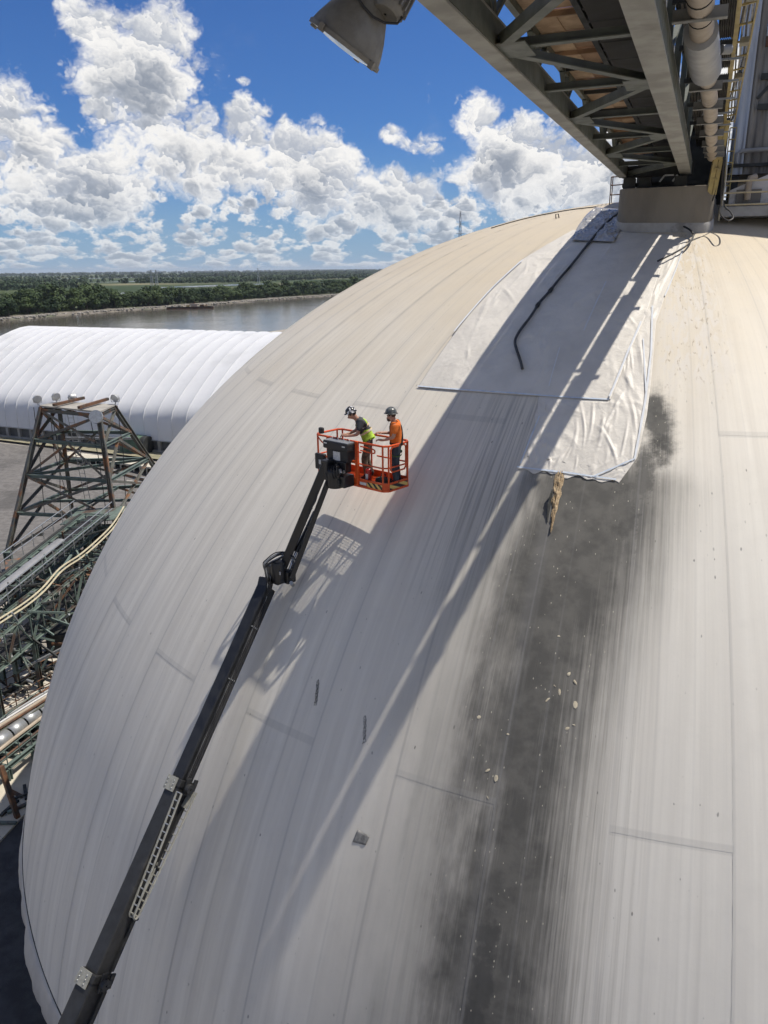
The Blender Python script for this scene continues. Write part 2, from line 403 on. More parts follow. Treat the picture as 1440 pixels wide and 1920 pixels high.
    col = t.mix(t.mul(sc, t.mul(t.ss(st2, .45, .62), .5)), col, (.20, .195, .18))
    # flecks: dark ones everywhere, pale chips on the soot
    fu = t.vec(t.add(t.mul(az, 2.6), t.mul(w1, .5)), t.add(t.mul(th, 1.5), t.mul(w1, .4)), 0.0)
    v1 = t.node('ShaderNodeTexVoronoi', voronoi_dimensions='2D'); t.l.new(fu, v1.inputs['Vector']); v1.inputs['Scale'].default_value = 1.0
    rnd = t.sep(v1.outputs['Color'])
    spk = t.mul(t.ss(t.sub(v1.outputs['Distance'], t.mul(t.m('POWER', rnd[1], 3.0), .10)), .045, .02), t.m('GREATER_THAN', rnd[0], .93))
    col = t.mix(t.mul(spk, t.lin(rnd[2], 0, 1, .25, .75)), col, (.12, .115, .105))
    v2 = t.node('ShaderNodeTexVoronoi', voronoi_dimensions='2D'); t.l.new(t.vec(t.mul(az, 4.2), t.mul(th, 2.4), 0.0), v2.inputs['Vector']); v2.inputs['Scale'].default_value = 1.0
    rn2 = t.sep(v2.outputs['Color'])
    chip = t.mul(t.ss(t.sub(v2.outputs['Distance'], t.mul(rn2[1], .06)), .07, .03), t.m('GREATER_THAN', rn2[0], .91))
    col = t.mix(t.mul(t.mul(chip, t.ss(soot, .5, .8)), .8), col, (.52, .48, .38))
    # welds: one line per gore, fainter ones where the cloth widths meet
    g = 360/66
    ph = t.m('FLOORED_MODULO', t.sub(az, 193.0), g)
    dl = t.m('ABSOLUTE', t.sub(ph, g/2)); dl = t.sub(g/2, dl)
    weld = t.ss(dl, .11, .03)
    ph2 = t.m('FLOORED_MODULO', t.sub(az, 193.0), g/3); d2 = t.sub(g/6, t.m('ABSOLUTE', t.sub(ph2, g/6)))
    weld2 = t.mul(t.ss(d2, .10, .02), t.ss(t.noise(t.vec(t.mul(az, .5), t.mul(th, .03), 0.0), 1.0, 2.0, .5), .42, .6))
    sideband = t.mul(t.ss(dl, .95, .1), .25)
    fade = t.ss(th, 14, 24)
    lines = t.mul(t.mx(t.mx(t.mul(weld, .40), t.mul(weld2, .22)), t.mul(sideband, t.ss(st1, .4, .65))), fade)
    lines = t.mul(lines, t.lin(t.ss(az, 198, 212), 0, 1, .6, 1.0))
    col = t.mix(lines, col, (.26, .255, .25))
    ge = t.m('FLOORED_MODULO', t.m('FLOOR', t.div(t.sub(az, 193.0), g)), 2.0)
    sA = t.mul(t.ss(t.m('ABSOLUTE', t.sub(th, 56.35)), .22, .15), t.sub(1.0, ge)); sB = t.mul(t.ss(t.m('ABSOLUTE', t.sub(th, 38.45)), .22, .15), ge)
    col = t.mix(t.mul(t.mx(sA, sB), .22), col, (.30, .295, .28))
    t.l.new(col, b.inputs['Base Color'])
    t.l.new(t.lin(soot, 0, 1, .62, .78), b.inputs['Roughness']); b.inputs['Specular IOR Level'].default_value = .35
    bp = t.node('ShaderNodeBump'); bp.inputs['Strength'].default_value = .35; bp.inputs['Distance'].default_value = .02
    hgt = t.add(t.mul(st2, .25), t.add(t.mul(w1, .5), t.mul(t.noise(pos, 11, 3, .6), .12)))
    t.l.new(hgt, bp.inputs['Height']); t.l.new(bp.outputs[0], b.inputs['Normal'])
    return m_
dome_mat = dome_material()
membrane = mat('draped off white membrane', (.50, .47, .42), (.42, .395, .36), .6, scale=.8, c3=(.33, .31, .28), s3=.5, t3=(.55, .8))

def build_dome():
    root = thing('storage_dome', (DC.x, DC.y, 0), 'huge pale grey storage dome streaked with black soot below its crown', 'dome')
    g = 360/66; o = WL[root.name]
    def panel(a0, a1, t0, t1, off):
        nu = 4; nv = max(2, int((t1-t0)/1.6))
        vs, ns, uvs, fs = [], [], [], []
        for j in range(nv+1):
            for i in range(nu+1):
                a = a0+(a1-a0)*i/nu; th = t0+(t1-t0)*j/nv
                vs.append(dome(a, th, off)-o); ns.append(dome_n(a, th)); uvs.append((a, th))
        for j in range(nv):
            for i in range(nu):
                k = j*(nu+1)+i; fs.append((k, k+1, k+nu+2, k+nu+1))
        me = bpy.data.meshes.new('panel'); me.from_pydata(vs, [], fs); me.update()
        me.polygons.foreach_set('use_smooth', [True]*len(fs))
        lay = me.uv_layers.new(name='around_down')
        for l in me.loops: lay.data[l.index].uv = uvs[l.vertex_index]
        me.normals_split_custom_set_from_vertices(ns)
        me.materials.append(dome_mat)
        ob = bpy.data.objects.new('panel', me); COL.objects.link(ob); ob.parent = root
    for i in range(66):
        a0 = 193.0+g*i
        if a0 > 360: a0 -= 360
        cut = 56.3 if i % 2 == 0 else 38.4
        off = .004 if i % 2 else 0.0
        lap = .06
        panel(a0-lap, a0+g+lap, 2.0, cut+.12, off+.002)
        panel(a0-lap, a0+g+lap, cut, TH_SPRING, off)
    # cap under the head house
    mb = MB(); mb.lathe([(.01, DH+.01)]+[(DR*sin(radians(q)), DH*cos(radians(q))+.012) for q in (1, 2.2)], 66, None, DC)
    mb.build('crown_cap', membrane, root, True)
    # loose skirt of membrane over the ring wall
    rs = DR*sin(radians(TH_SPRING)); zs = DC.z+DH*cos(radians(TH_SPRING))
    def sk(u, v):
        a = 2*pi*u; q = v
        f1 = mnoise.noise(V((a*22, q*1.2, 3)))*.28+mnoise.noise(V((a*60, q*2.5, 8)))*.10
        slump = sin(min(q*2.2, 1)*pi)*.30
        r = rs+.02+slump*.7+f1*min(q*3, 1)*(.4+.6*(1-q))
        return (DC.x+r*sin(a), DC.y+r*cos(a), zs+(0-zs)*q-.02)
    mb = MB(); mb.grid(sk, 900, 14); mb.build('skirt', membrane, root, True, solid=.01)
    mb = MB(); mb.lathe([(rs-.5, 0), (rs-.5, zs-.05)], 132, None, (DC.x, DC.y, 0)); mb.build('ring_wall', concrete, root)
    mb = MB(); mb.tube([(DC.x+(rs+.01)*sin(2*pi*k/264), DC.y+(rs+.01)*cos(2*pi*k/264), zs-.02) for k in range(265)], .022, 6, False); mb.build('crease_ring', dark_steel, root)  # dark tube following the crease above the skirt
build_dome()

# ------------------------------------------------------------------ sheets taped over the tear
def sheet_mat():
    m_ = bpy.data.materials.new('pale plastic sheeting'); m_.use_nodes = True; t = NT(m_.node_tree); b = t.n['Principled BSDF']
    pos = t.node('ShaderNodeNewGeometry').outputs['Position']
    n = t.noise(pos, 1.1, 5, .6)
    t.l.new(t.mix(t.ss(n, .35, .7), (.63, .595, .53), (.55, .52, .465)), b.inputs['Base Color'])
    b.inputs['Roughness'].default_value = .55
    bp = t.node('ShaderNodeBump'); bp.inputs['Strength'].default_value = .5; bp.inputs['Distance'].default_value = .03
    t.l.new(t.add(t.noise(pos, 4.0, 4, .6, 1.2), t.mul(t.m('ABSOLUTE', t.sub(t.noise(pos, 2.2, 2, .5, .4), .5)), -1.6)), bp.inputs['Height']); t.l.new(bp.outputs[0], b.inputs['Normal'])
    return m_
sheet = sheet_mat()
tape = mat('pale blue tape', (.50, .57, .66), (.60, .65, .70), .3, scale=4)
tape_white = mat('white tape', (.72, .74, .76), (.64, .66, .68), .25, scale=4)
film = mat('crumpled clear film', (.36, .35, .335), (.28, .275, .265), .2, scale=1.5, bump=.9, bscale=3.5)
def lerp_poly(pts, v):
    n = len(pts)-1; x = min(max(v, 0), 1)*n; i = min(int(x), n-1); f = x-i
    return tuple(pts[i][k]+(pts[i+1][k]-pts[i][k])*f for k in (0, 1))
def ridge(p, s): return 1-abs(mnoise.noise(p*s))*2
def creases(seed, n, lmin, lmax, bias):
    rg = random.Random(seed); out = []
    for _ in range(n):
        x, y = rg.random(), rg.random(); a = bias+rg.gauss(0, .5); L = rg.uniform(lmin, lmax)
        out.append((x, y, cos(a), sin(a), L, rg.uniform(.006, .016), rg.uniform(.35, 1.0)))
    return out
def tarp(name, left, right, off, wr, nu, nv, m_, label, seed, rag=.0, sets=()):
    cr = [c for st in sets for c in creases(*st)]
    def fn(u, v):
        l, r = lerp_poly(left, v), lerp_poly(right, v)
        a, th = l[0]+(r[0]-l[0])*u, l[1]+(r[1]-l[1])*u
        if rag and v > .93: th += rag*mnoise.noise(V((u*9, seed, 0)))
        if rag: a += rag*(.5 if u < .08 else 0)*mnoise.noise(V((v*14, seed, 5)))
        w = .35*(mnoise.noise(V((a*.3, th*.3, seed)))+.6)
        for (x, y, dx, dy, L, wd, h) in cr:
            px, py = u-x, v-y; k = px*dx+py*dy
            if abs(k) > L: continue
            q = abs(px*dy-py*dx+.10*k*k/L)
            if q < wd*2: w += h*(1-abs(k)/L)*max(0, 1-q/(wd*2))
        ed = min(1, min(u, 1-u)*9, (1-v)*9+.05)
        if rag and th < 36.8 and a > 199.0+(th-28)*.27: ed = -.3
        return dome(a, th, off+wr*min(w, 1.6)*(.3+.7*ed))
    mb = MB(); mb.grid(fn, nu, nv)
    return mb.build(name, m_, None, 180, solid=.004, label=label, cat='tarp')
def strip(parent, pts, off, wd, m_, name='tape_strip'):
    P = []
    for i in range(len(pts)-1):
        for k in range(14):
            f = k/14; P.append((pts[i][0]+(pts[i+1][0]-pts[i][0])*f, pts[i][1]+(pts[i+1][1]-pts[i][1])*f))
    P.append(pts[-1]); mb = MB()
    for i, (a, th) in enumerate(P):
        c = dome(a, th, off+.008*mnoise.noise(V((a*3, th*3, 1)))); n = dome_n(a, th)
        nx = dome(*P[min(i+1, len(P)-1)]); pv = dome(*P[max(i-1, 0)]); s_ = (nx-pv).normalized().cross(n).normalized()
        w = wd*(1+.25*mnoise.noise(V((i*.4, a, 0))))
        mb.v += [c-s_*w/2, c+s_*w/2]
        if i: k = len(mb.v)-4; mb.f.append((k, k+1, k+3, k+2))
    return mb.build(name, m_, parent, True)
tB = tarp('plastic_sheet', [(208.6, 19), (207.9, 29), (207.4, 36.5), (206.9, 38.6), (207.1, 41.3)], [(193.6, 20.2), (197.0, 27), (198.1, 30.5), (198.15, 34.6), (198.3, 37.5), (198.75, 40.1), (199.8, 41.55)], .010, .035, 170, 260, sheet,
           'lower pale plastic sheet with a ragged bottom edge above the soot', 2, .35, ((5, 60, .05, .22, .15), (6, 60, .04, .16, 1.4), (16, 40, .03, .12, .8)))
strip(tB, [(207.2, 41.2), (203.5, 41.25), (200.0, 41.4)], .04, .045, tape)
strip(tB, [(206.7, 38), (207.0, 41)], .05, .035, tape)
strip(tB, [(201.6, 41.35), (198.95, 40.2)], .05, .04, tape)
strip(tB, [(198.6, 29), (198.35, 33), (198.5, 36.5), (198.9, 40.2)], .045, .05, tape_white)
strip(tB, [(199.2, 32.0), (198.5, 36.0)], .05, .04, tape_white)
strip(tB, [(194.4, 21.5), (197.3, 28.0)], .05, .04, tape_white)
tA = tarp('plastic_sheet', [(217.0, 18.0), (220.2, 23.4), (220.0, 30), (219.5, 36.7)], [(196.0, 19.6), (198.0, 25), (199.3, 30.2), (200.3, 33.0), (201.3, 36.6)], .028, .028, 200, 220, sheet,
           'upper large plastic sheet taped flat under the black hose', 9, 0, ((7, 55, .04, .14, -.25), (8, 40, .05, .2, 1.5), (9, 30, .03, .1, .6)))
strip(tA, [(219.6, 36.65), (215, 36.6), (210, 36.55), (205, 36.6), (201.4, 36.6)], .042, .045, tape)
strip(tA, [(201.4, 36.5), (200.4, 33.0), (199.6, 30.6)], .09, .05, tape_white)
strip(tA, [(219.6, 23.6), (219.9, 27.2), (219.9, 32)], .085, .05, tape_white)
strip(tA, [(204.6, 26.5), (205.2, 31.5)], .09, .03, tape_white)
strip(tA, [(207.0, 33.0), (206.7, 36.0)], .09, .02, tape_white)
def fl(u, v):
    l, r = lerp_poly([(222, 11.6), (217.5, 16), (214, 20.5)], v), lerp_poly([(207.5, 13.5), (206, 17.5), (206, 21)], v)
    a, th = l[0]+(r[0]-l[0])*u, l[1]+(r[1]-l[1])*u; q = V((a*.25, th*.55, 3))
    w = max(0, ridge(q, 1.7))**2*.05+max(0, ridge(q, 4.1))**2*.025
    return dome(a, th, .095+w*min(1, min(u, 1-u, v, 1-v)*8+.15))
mb = MB(); mb.grid(fl, 110, 90); mb.build('plastic_film', film, None, 180, solid=.003, label='crumpled shiny clear film bunched beside the concrete pedestal', cat='film')
# hose lying on the sheets
def dome_path(pts, off, r, n=8, sub=8, wob=0.0):
    P = []
    for i in range(len(pts)-1):
        p0, p1, p2, p3 = pts[max(i-1, 0)], pts[i], pts[i+1], pts[min(i+2, len(pts)-1)]
        for k in range(sub):
            t = k/sub
            q = [.5*((2*p1[c])+(-p0[c]+p2[c])*t+(2*p0[c]-5*p1[c]+4*p2[c]-p3[c])*t*t+(-p0[c]+3*p1[c]-3*p2[c]+p3[c])*t**3) for c in (0, 1)]
            P.append((q[0]+wob*mnoise.noise(V((i+t, 3, 1))), q[1]))
    P.append(pts[-1])
    mb = MB(); mb.tube([dome(a, th, off) for a, th in P], r, n); return mb, P
mb, P = dome_path([(209.6, 14.6), (210.2, 18), (210.45, 24.3), (211.1, 27.5), (211.6, 29.4), (211.95, 31.9), (211.2, 33.4), (209.7, 34.9)], .12, .04, 8, 8, .35)
ho = mb.build('black_hose', mat('grey black hose', (.05, .05, .05), (.03, .03, .03), .6), None, True, label='long black hose lying down the middle of the taped sheets', cat='hose')
for k in (24, 31):
    mb = MB(); mb.tube([dome(*P[k], .12), dome(*P[k+1], .12)], .062, 10); mb.build('coupling', dark_steel, ho, True)
mb, P = dome_path([(198.5, 17.0), (194.5, 18.6), (192.8, 20.2), (194.2, 22.2), (198.4, 24.4)], .17, .03, 6, 8)
mb.build('rubber_cable', rubber, None, True, label='thin dark cable looping onto the sheet beside the pedestal', cat='cable')
# torn skin with foam showing
foam = mat('torn tan foam', (.47, .36, .22), (.30, .215, .125), .95, scale=7, c3=(.15, .11, .07), s3=5, t3=(.55, .7), bump=.8, bscale=14)
def gash(u, v):
    th = 41.2+v*3.3; wdt = (1-v)**.8*.75+.03
    a = 203.95-.25*v+(u-.5)*wdt*(1+.5*mnoise.noise(V((v*9, u, 2))))
    return dome(a, th, .01+.07*(1-abs(u-.5)*2)*(.6+.8*mnoise.noise(V((u*6, v*14, 4))))+.03*mnoise.noise(V((u*20, v*40, 4))))
mb = MB(); mb.grid(gash, 16, 40); gs = mb.build('torn_skin', foam, None, True, label='ragged tear with tan foam showing under the lower sheet', cat='tear')
def flap(u, v):
    th = 42.4+v*1.6; a = 204.15-.1*v+u*.16*(1-abs(v-.5)*1.6)
    return dome(a, th, .02+.16*u*(1-v)*(1+.5*mnoise.noise(V((v*7, 1, 1)))))
mb = MB(); mb.grid(flap, 5, 16); mb.build('flap', dark_steel, gs, True, solid=.01)
# chips of foam that stuck to the soot
for k, (px, pz) in enumerate([(202.1, 49.2), (201.25, 50.7), (200.85, 51.0), (201.9, 51.3), (202.15, 51.9), (200.7, 51.9), (200.65, 52.7), (200.95, 52.9), (201.6, 51.5), (203.9, 53.6), (204.6, 55.2), (204.1, 55.4), (204.35, 56.2), (205.6, 53.2)]):
    mb = MB(); n = dome_n(px, pz); tq = n.to_track_quat('Z', 'Y').to_matrix()
    mb.ball(dome(px, pz, .006), .028+.016*(k % 3), 7, 4, (1.2, .5+.25*(k % 2), .10), tq @ Matrix.Rotation(k, 3, 'Z'))
    for i in range(len(mb.v)): mb.v[i] += V((1, 1, 1))*.02*mnoise.noise(mb.v[i]*9)
    mb.build('foam_chip', mat('pale foam', (.55, .49, .36), (.45, .39, .28), .95), None, True, label='small tan foam chip stuck on the sooty dome below the tear', cat='chip', group='tan foam chips on the soot')
# two scraps lying on the flank, and scrawled marks
mb = MB()
def scrap(u, v): return dome(210.35+(u-.5)*.75+.12*v, 59.35+(v-.5)*.4*(1+.4*u), .008+.3*.05*max(0, mnoise.noise(V((u*3, v*3, 5)))))
mb.grid(scrap, 8, 5); mb.build('scrap_patch', mat('grey scrap', (.12, .12, .115), (.25, .245, .23), .8, scale=9), None, True, solid=.006, label='small square grey scrap stuck near the edge of the bridge shadow', cat='scrap')
for (a, th, n_, lab) in ((215.9, 54.0, 8, 'handwritten dark scrawl on the dome in the bridge shadow'), (212.1, 54.8, 7, 'short dark scribble on the dome at the rim of the bridge shadow')):
    pts = [(a+.42*(k/(n_*4))*(-1)+.09*sin(k*1.7)+.05*cos(k*2.9), th-.3+1.1*k/(n_*4)+.12*cos(k*1.7)) for k in range(n_*4)]
    mb = MB(); mb.tube([dome(q[0], q[1], .004) for q in pts], .007, 4); mb.build('scrawl', rubber, None, label=lab, cat='scrawl')
# ------------------------------------------------------------------ conveyor bridge on its pedestal
BAZ = radians(22.02)
BH = V((sin(BAZ), cos(BAZ), 0)); BX = V((cos(BAZ), -sin(BAZ), 0))
def B(x, b, z): return BX*x+BH*b+V((0, 0, G+z+.0093*b))
def dome_z(p): return DC.z+DH*sqrt(max(0, 1-((p[0]-DC.x)**2+(p[1]-DC.y)**2)/DR**2))
def build_bridge():
    root = thing('conveyor_bridge', B(-2, 28.6, 2.5), 'long green steel conveyor bridge with plywood deck reaching overhead to the dome', 'bridge')
    b0, b1 = -16.0, 29.3
    def part(name, m_, fn, parent=root, **kw):
        mb = MB(); fn(mb); return mb.build(name, m_, parent, **kw)
    def chord(mb, x, w):
        mb.beam(B(x, b0, 2.60), B(x, b1, 2.60), w, .035)
        mb.beam(B(x, b0, 2.78), B(x, b1, 2.78), w*.42, .32)
        mb.beam(B(x, b0, 2.958), B(x, b1, 2.958), w, .035)
    part('bottom_chord', steel_flange, lambda mb: chord(mb, -2.965, .27), bevel=.006)
    part('bottom_chord', steel_flange, lambda mb: chord(mb, -.985, .35), bevel=.006)
    part('web_plate', steel_green, lambda mb: mb.beam(B(-2.835, b0, 2.78), B(-2.835, b1, 2.78), .012, .318))
    part('web_plate', steel_green, lambda mb: mb.beam(B(-.815, b0, 2.78), B(-.815, b1, 2.78), .012, .318))
    ks = list(range(-9, 7))
    for k in ks:
        b = 11.3+3*k
        if b > 29: continue
        part('strut', steel_green, lambda mb: mb.ell(B(-2.83, b+.12, 2.74), B(-1.16, b+.12, 2.74), .13, .016))
        if b+3 < 30:
            l0, r0 = ((-2.83, b), (-1.16, b+3)) if k % 2 == 0 else ((-1.16, b), (-2.83, b+3))
            part('brace', steel_green, lambda mb: mb.ell(B(l0[0], l0[1]+.2, 2.71), B(r0[0], r0[1]-.05, 2.71), .14, .016))
        gx = -2.83 if k % 2 == 0 else -1.16
        part('gusset', steel_green, lambda mb: mb.box(B(gx+(.17 if gx < -2 else -.17), b+.05, 2.635), (.42, .75, .014), Matrix.Rotation(-BAZ, 3, 'Z')))
        # side frames
        part('post', steel_green, lambda mb: mb.beam(B(-2.98, b, 2.96), B(-2.98, b, 3.5), .11, .11, BX))
        part('post', steel_green, lambda mb: mb.beam(B(-.93, b, 2.96), B(-.93, b, 4.3), .12, .12, BX))
        part('gusset', steel_green, lambda mb: mb.poly([(0, 0)], 0, 0) if False else mb.beam(B(-2.975, b-.45, 3.03), B(-2.975, b+.45, 3.03), .02, .16))
        for s_ in (-1, 1):
            part('knee_brace', steel_green, lambda mb: mb.beam(B(-2.975, b+s_*.08, 3.05), B(-2.975, b+s_*.62, 3.42), .05, .09, BX))
        if k % 2: part('side_brace', steel_green, lambda mb: mb.beam(B(-.93, b, 3.0), B(-.93, b+3, 4.25), .06, .1, BX))
        # unseen sheets added along the walkway, sized for the bridge shadow's left edge
        part('shadow_edge_sheet', steel_green, lambda mb: mb.beam(B(-3.05, b+.01, 3.765), B(-3.05, b+2.99, 3.765), .02, .45))
    part('edge_beam', steel_green, lambda mb: mb.beam(B(-2.99, b0, 3.475), B(-2.99, b1+2, 3.475), .1, .11))
    part('stringer', dark_steel, lambda mb: mb.beam(B(-2.06, b0, 3.42), B(-2.06, b1+3, 3.42), .09, .2))
    part('stringer', dark_steel, lambda mb: mb.beam(B(-1.06, b0, 3.42), B(-1.06, b1+3, 3.42), .09, .2))
    part('top_chord', dark_steel, lambda mb: mb.beam(B(-.93, b0, 4.35), B(-.93, b1+3, 4.35), .16, .16))
    rng = random.Random(3)
    i = 0; b = b0
    while b < 31:
        L = 1.22
        for (xa, xb) in ((-3.03, -2.555), (-2.575, -2.10)):
            tilt = rng.uniform(-.006, .006); m_ = plywood if rng.random() < .62 else plywood_dark
            sh = rng.uniform(0, .05)
            part('plywood_panel', m_, lambda mb: mb.beam(B((xa+xb)/2, b+.012+sh, 3.548+tilt+(.022 if xa > -2.9 else 0)), B((xa+xb)/2, b+L-.012, 3.548-tilt+(.022 if xa > -2.9 else 0)), xb-xa, .019))
        part('joist', dark_steel if i % 2 else plywood_dark, lambda mb: mb.beam(B(-2.95, b, 3.50), B(-2.1, b, 3.50), .05, .075))
        part('idler_frame', dark_steel, lambda mb: (mb.beam(B(-2.0, b+.5, 3.36), B(-1.1, b+.5, 3.36), .08, .08), mb.tube([B(-1.98, b+.9, 3.30), B(-1.12, b+.9, 3.30)], .055, 8)))
        b += L; i += 1
    belt = mat('black conveyor belt', (.018, .018, .018), (.03, .028, .026), .8, scale=2)
    part('belt', belt, lambda mb: mb.grid(lambda u, v: B(-2.0+.88*u, b0+(b1+3-b0)*v, 3.62+.35*abs(u-.5)**1.5), 6, 2), solid=.012)
    part('return_belt', belt, lambda mb: mb.beam(B(-1.55, b0, 3.265), B(-1.55, b1+2, 3.265), .78, .014))
    hood = mat('grey sheet hood', (.20, .205, .20), (.15, .155, .15), .6, scale=2)
    part('hood', hood, lambda mb: mb.grid(lambda u, v: B(-1.57-.56*cos(pi*u), b0+(b1+3-b0)*v, 3.62+.95*sin(pi*u)), 14, 2), smooth=True, solid=.01)
    ribm = mat('dark ribbed floor sheet', (.055, .05, .042), (.035, .033, .03), .75, scale=2.5)
    b = b0
    while b < 30:
        for (x0, x1, f1) in ((-.80, -.32, .985), (-.245, .0, .80 if int(b) % 2 else .97)):
            part('floor_sheet', ribm, lambda mb: mb.grid(lambda u, v: B(x0+(x1-x0)*u, b+3*f1*v, 3.72+(.03 if int(u*14) % 2 else 0)), 14, 1), solid=.006)
        part('floor_joist', dark_steel, lambda mb: mb.beam(B(-.9, b, 3.66), B(.0, b, 3.66), .06, .09))
        b += 3.0
    # shoes between the bridge and its pedestal
    for x in (-2.7, -2.2, -1.1):
        part('bearing', dark_steel, lambda mb: (mb.box(B(x, 28.85, 2.36), (.38, .34, .30), Matrix.Rotation(-BAZ, 3, 'Z'))))
    part('end_frame', dark_steel, lambda mb: (mb.beam(B(-3.0, 29.25, 2.75), B(-.75, 29.25, 2.75), .2, .36), mb.beam(B(-3.0, 29.6, 2.36), B(-.4, 29.6, 2.36), .3, .12)))
    r2 = MB()
    for q in ((-1.75, 28.75), (-1.35, 28.75)): r2.beam(B(q[0], q[1], 2.36), B(q[0]+.14, q[1], 2.55), .05, .05)
    r2.beam(B(-1.61, 28.75, 2.55), B(-1.33, 28.75, 2.55), .06, .05); r2.build('seat_loop', galv, root)
build_bridge()

def rounded(x0, x1, y0, y1, r, n=7):
    out = []
    for (cx, cy, a0) in ((x1-r, y1-r, 0), (x0+r, y1-r, 90), (x0+r, y0+r, 180), (x1-r, y0+r, 270)):
        for k in range(n+1):
            a = radians(a0+90*k/n); out.append((cx+r*cos(a), cy+r*sin(a)))
    return out
def build_pedestal():
    pm = mat('stained brown concrete', (.23, .205, .165), (.18, .16, .13), .9, scale=.9, c3=(.11, .098, .08), s3=.45, t3=(.5, .72), bump=.2, bscale=8, stretch=(1, 1, .35))
    root = thing('concrete_pedestal', B(-1.5, 30.4, .6), 'round cornered concrete pedestal under the end of the bridge', 'pedestal')
    o = rounded(-2.98, .0, 28.25, 32.4, .38)
    mb = MB(); n = len(o)
    top = 2.43-.0093*30
    for (x, y) in o:
        p = B(x, y, 0); mb.v.append(V((p.x, p.y, dome_z(p)-.4)))
    for (x, y) in o: mb.v.append(B(x, y, top-.0093*(y-30)))
    mb.f.append(tuple(n+i for i in range(n)))
    for i in range(n): j = (i+1) % n; mb.f.append((i, j, n+j, n+i))
    mb.build('block', pm, root, 40, bevel=.02)
    o2 = rounded(-3.02, .04, 28.21, 32.44, .41); mb = MB()
    for h in (-.3, .24, .30):
        for (x, y) in (o2 if h < .3 else o):
            p = B(x, y, 0); mb.v.append(V((p.x, p.y, dome_z(p)+h+.03*mnoise.noise(p*1.3))))
    for j in range(2):
        for i in range(n): k = (i+1) % n; mb.f.append((j*n+i, j*n+k, (j+1)*n+k, (j+1)*n+i))
    mb.build('flashing', mat('grey mortar flashing', (.40, .39, .37), (.32, .31, .29), .8, scale=2, c3=(.22, .21, .19), s3=1.5, t3=(.5, .7), bump=.2), root, 60)
build_pedestal()

# ------------------------------------------------------------------ services along the bridge
tan_pipe = mat('dusty tan pipe', (.40, .335, .26), (.33, .275, .21), .65, scale=2, c3=(.22, .18, .14), s3=1.2, t3=(.55, .75))
sleeve_m = mat('grey sleeve', (.30, .30, .295), (.25, .25, .245), .5, scale=2)
def build_pipe():
    root = thing('dust_pipe', B(-.4, 12, 3.0), 'tan steel pipe with grey sleeve slung under the bridge on cross plates', 'pipe')
    mb = MB(); mb.tube([B(-.42, -14, 3.10), B(-.42, 13.9, 3.02)], .165, 18); mb.build('pipe_run', tan_pipe, root, True)
    mb = MB(); mb.tube([B(-.36, 15.4, 3.02), B(-.30, 19, 3.02), B(-.22, 28.2, 2.98)], .15, 18); mb.build('pipe_run', tan_pipe, root, True)
    mb = MB(); mb.tube([B(-.43, 13.1, 3.0), B(-.42, 13.9, 3.0), B(-.37, 15.6, 3.0), B(-.36, 15.75, 3.0)], [.235, .25, .25, .22], 20); mb.build('sleeve', sleeve_m, root, True)
    mb = MB(); mb.tube([B(-.15, 14.5, 3.05), B(-.02, 14.6, 3.06)], .07, 12); mb.build('valve', sleeve_m, root, True)
    for i, b in enumerate((-8, -3, 2, 7, 9.6, 11.9, 16.6, 18.6, 20.6, 22.6, 24.6, 26.0, 27.2)):
        w = .66 if i < 6 else .56; x = -.42 if b < 14 else -.42+.02*(b-14)
        mb = MB(); mb.beam(B(x-w/2, b, 2.93), B(x+w/2, b, 2.93), .03, .15); mb.beam(B(x-w/2, b, 2.86), B(x+w/2, b, 2.86), .12, .012); mb.build('hanger_plate', mat('grey hanger steel', (.19, .19, .18), (.15, .15, .14), .6, scale=3), root)
        mb = MB(); mb.beam(B(x-w/2+.05, b, 3.0), B(x-w/2+.05, b, 3.7), .02, .02, BX); mb.build('hanger_rod', dark_steel, root)
        mb = MB(); mb.beam(B(x-w/2, b+.6, 3.45), B(.2, b+.6, 3.45), .03, .04); mb.build('cross_rod', galv, root)
    for b in [k*.9-12 for k in range(29)]:
        if 13 < b < 15.9: continue
        x = -.42 if b < 14 else -.36+.0105*(b-15)*1.1
        mb = MB(); mb.tube([B(x, b, 3.02), B(x, b+.012, 3.02)], .172 if b < 14 else .156, 18); mb.build('band', dark_steel, root)
build_pipe()
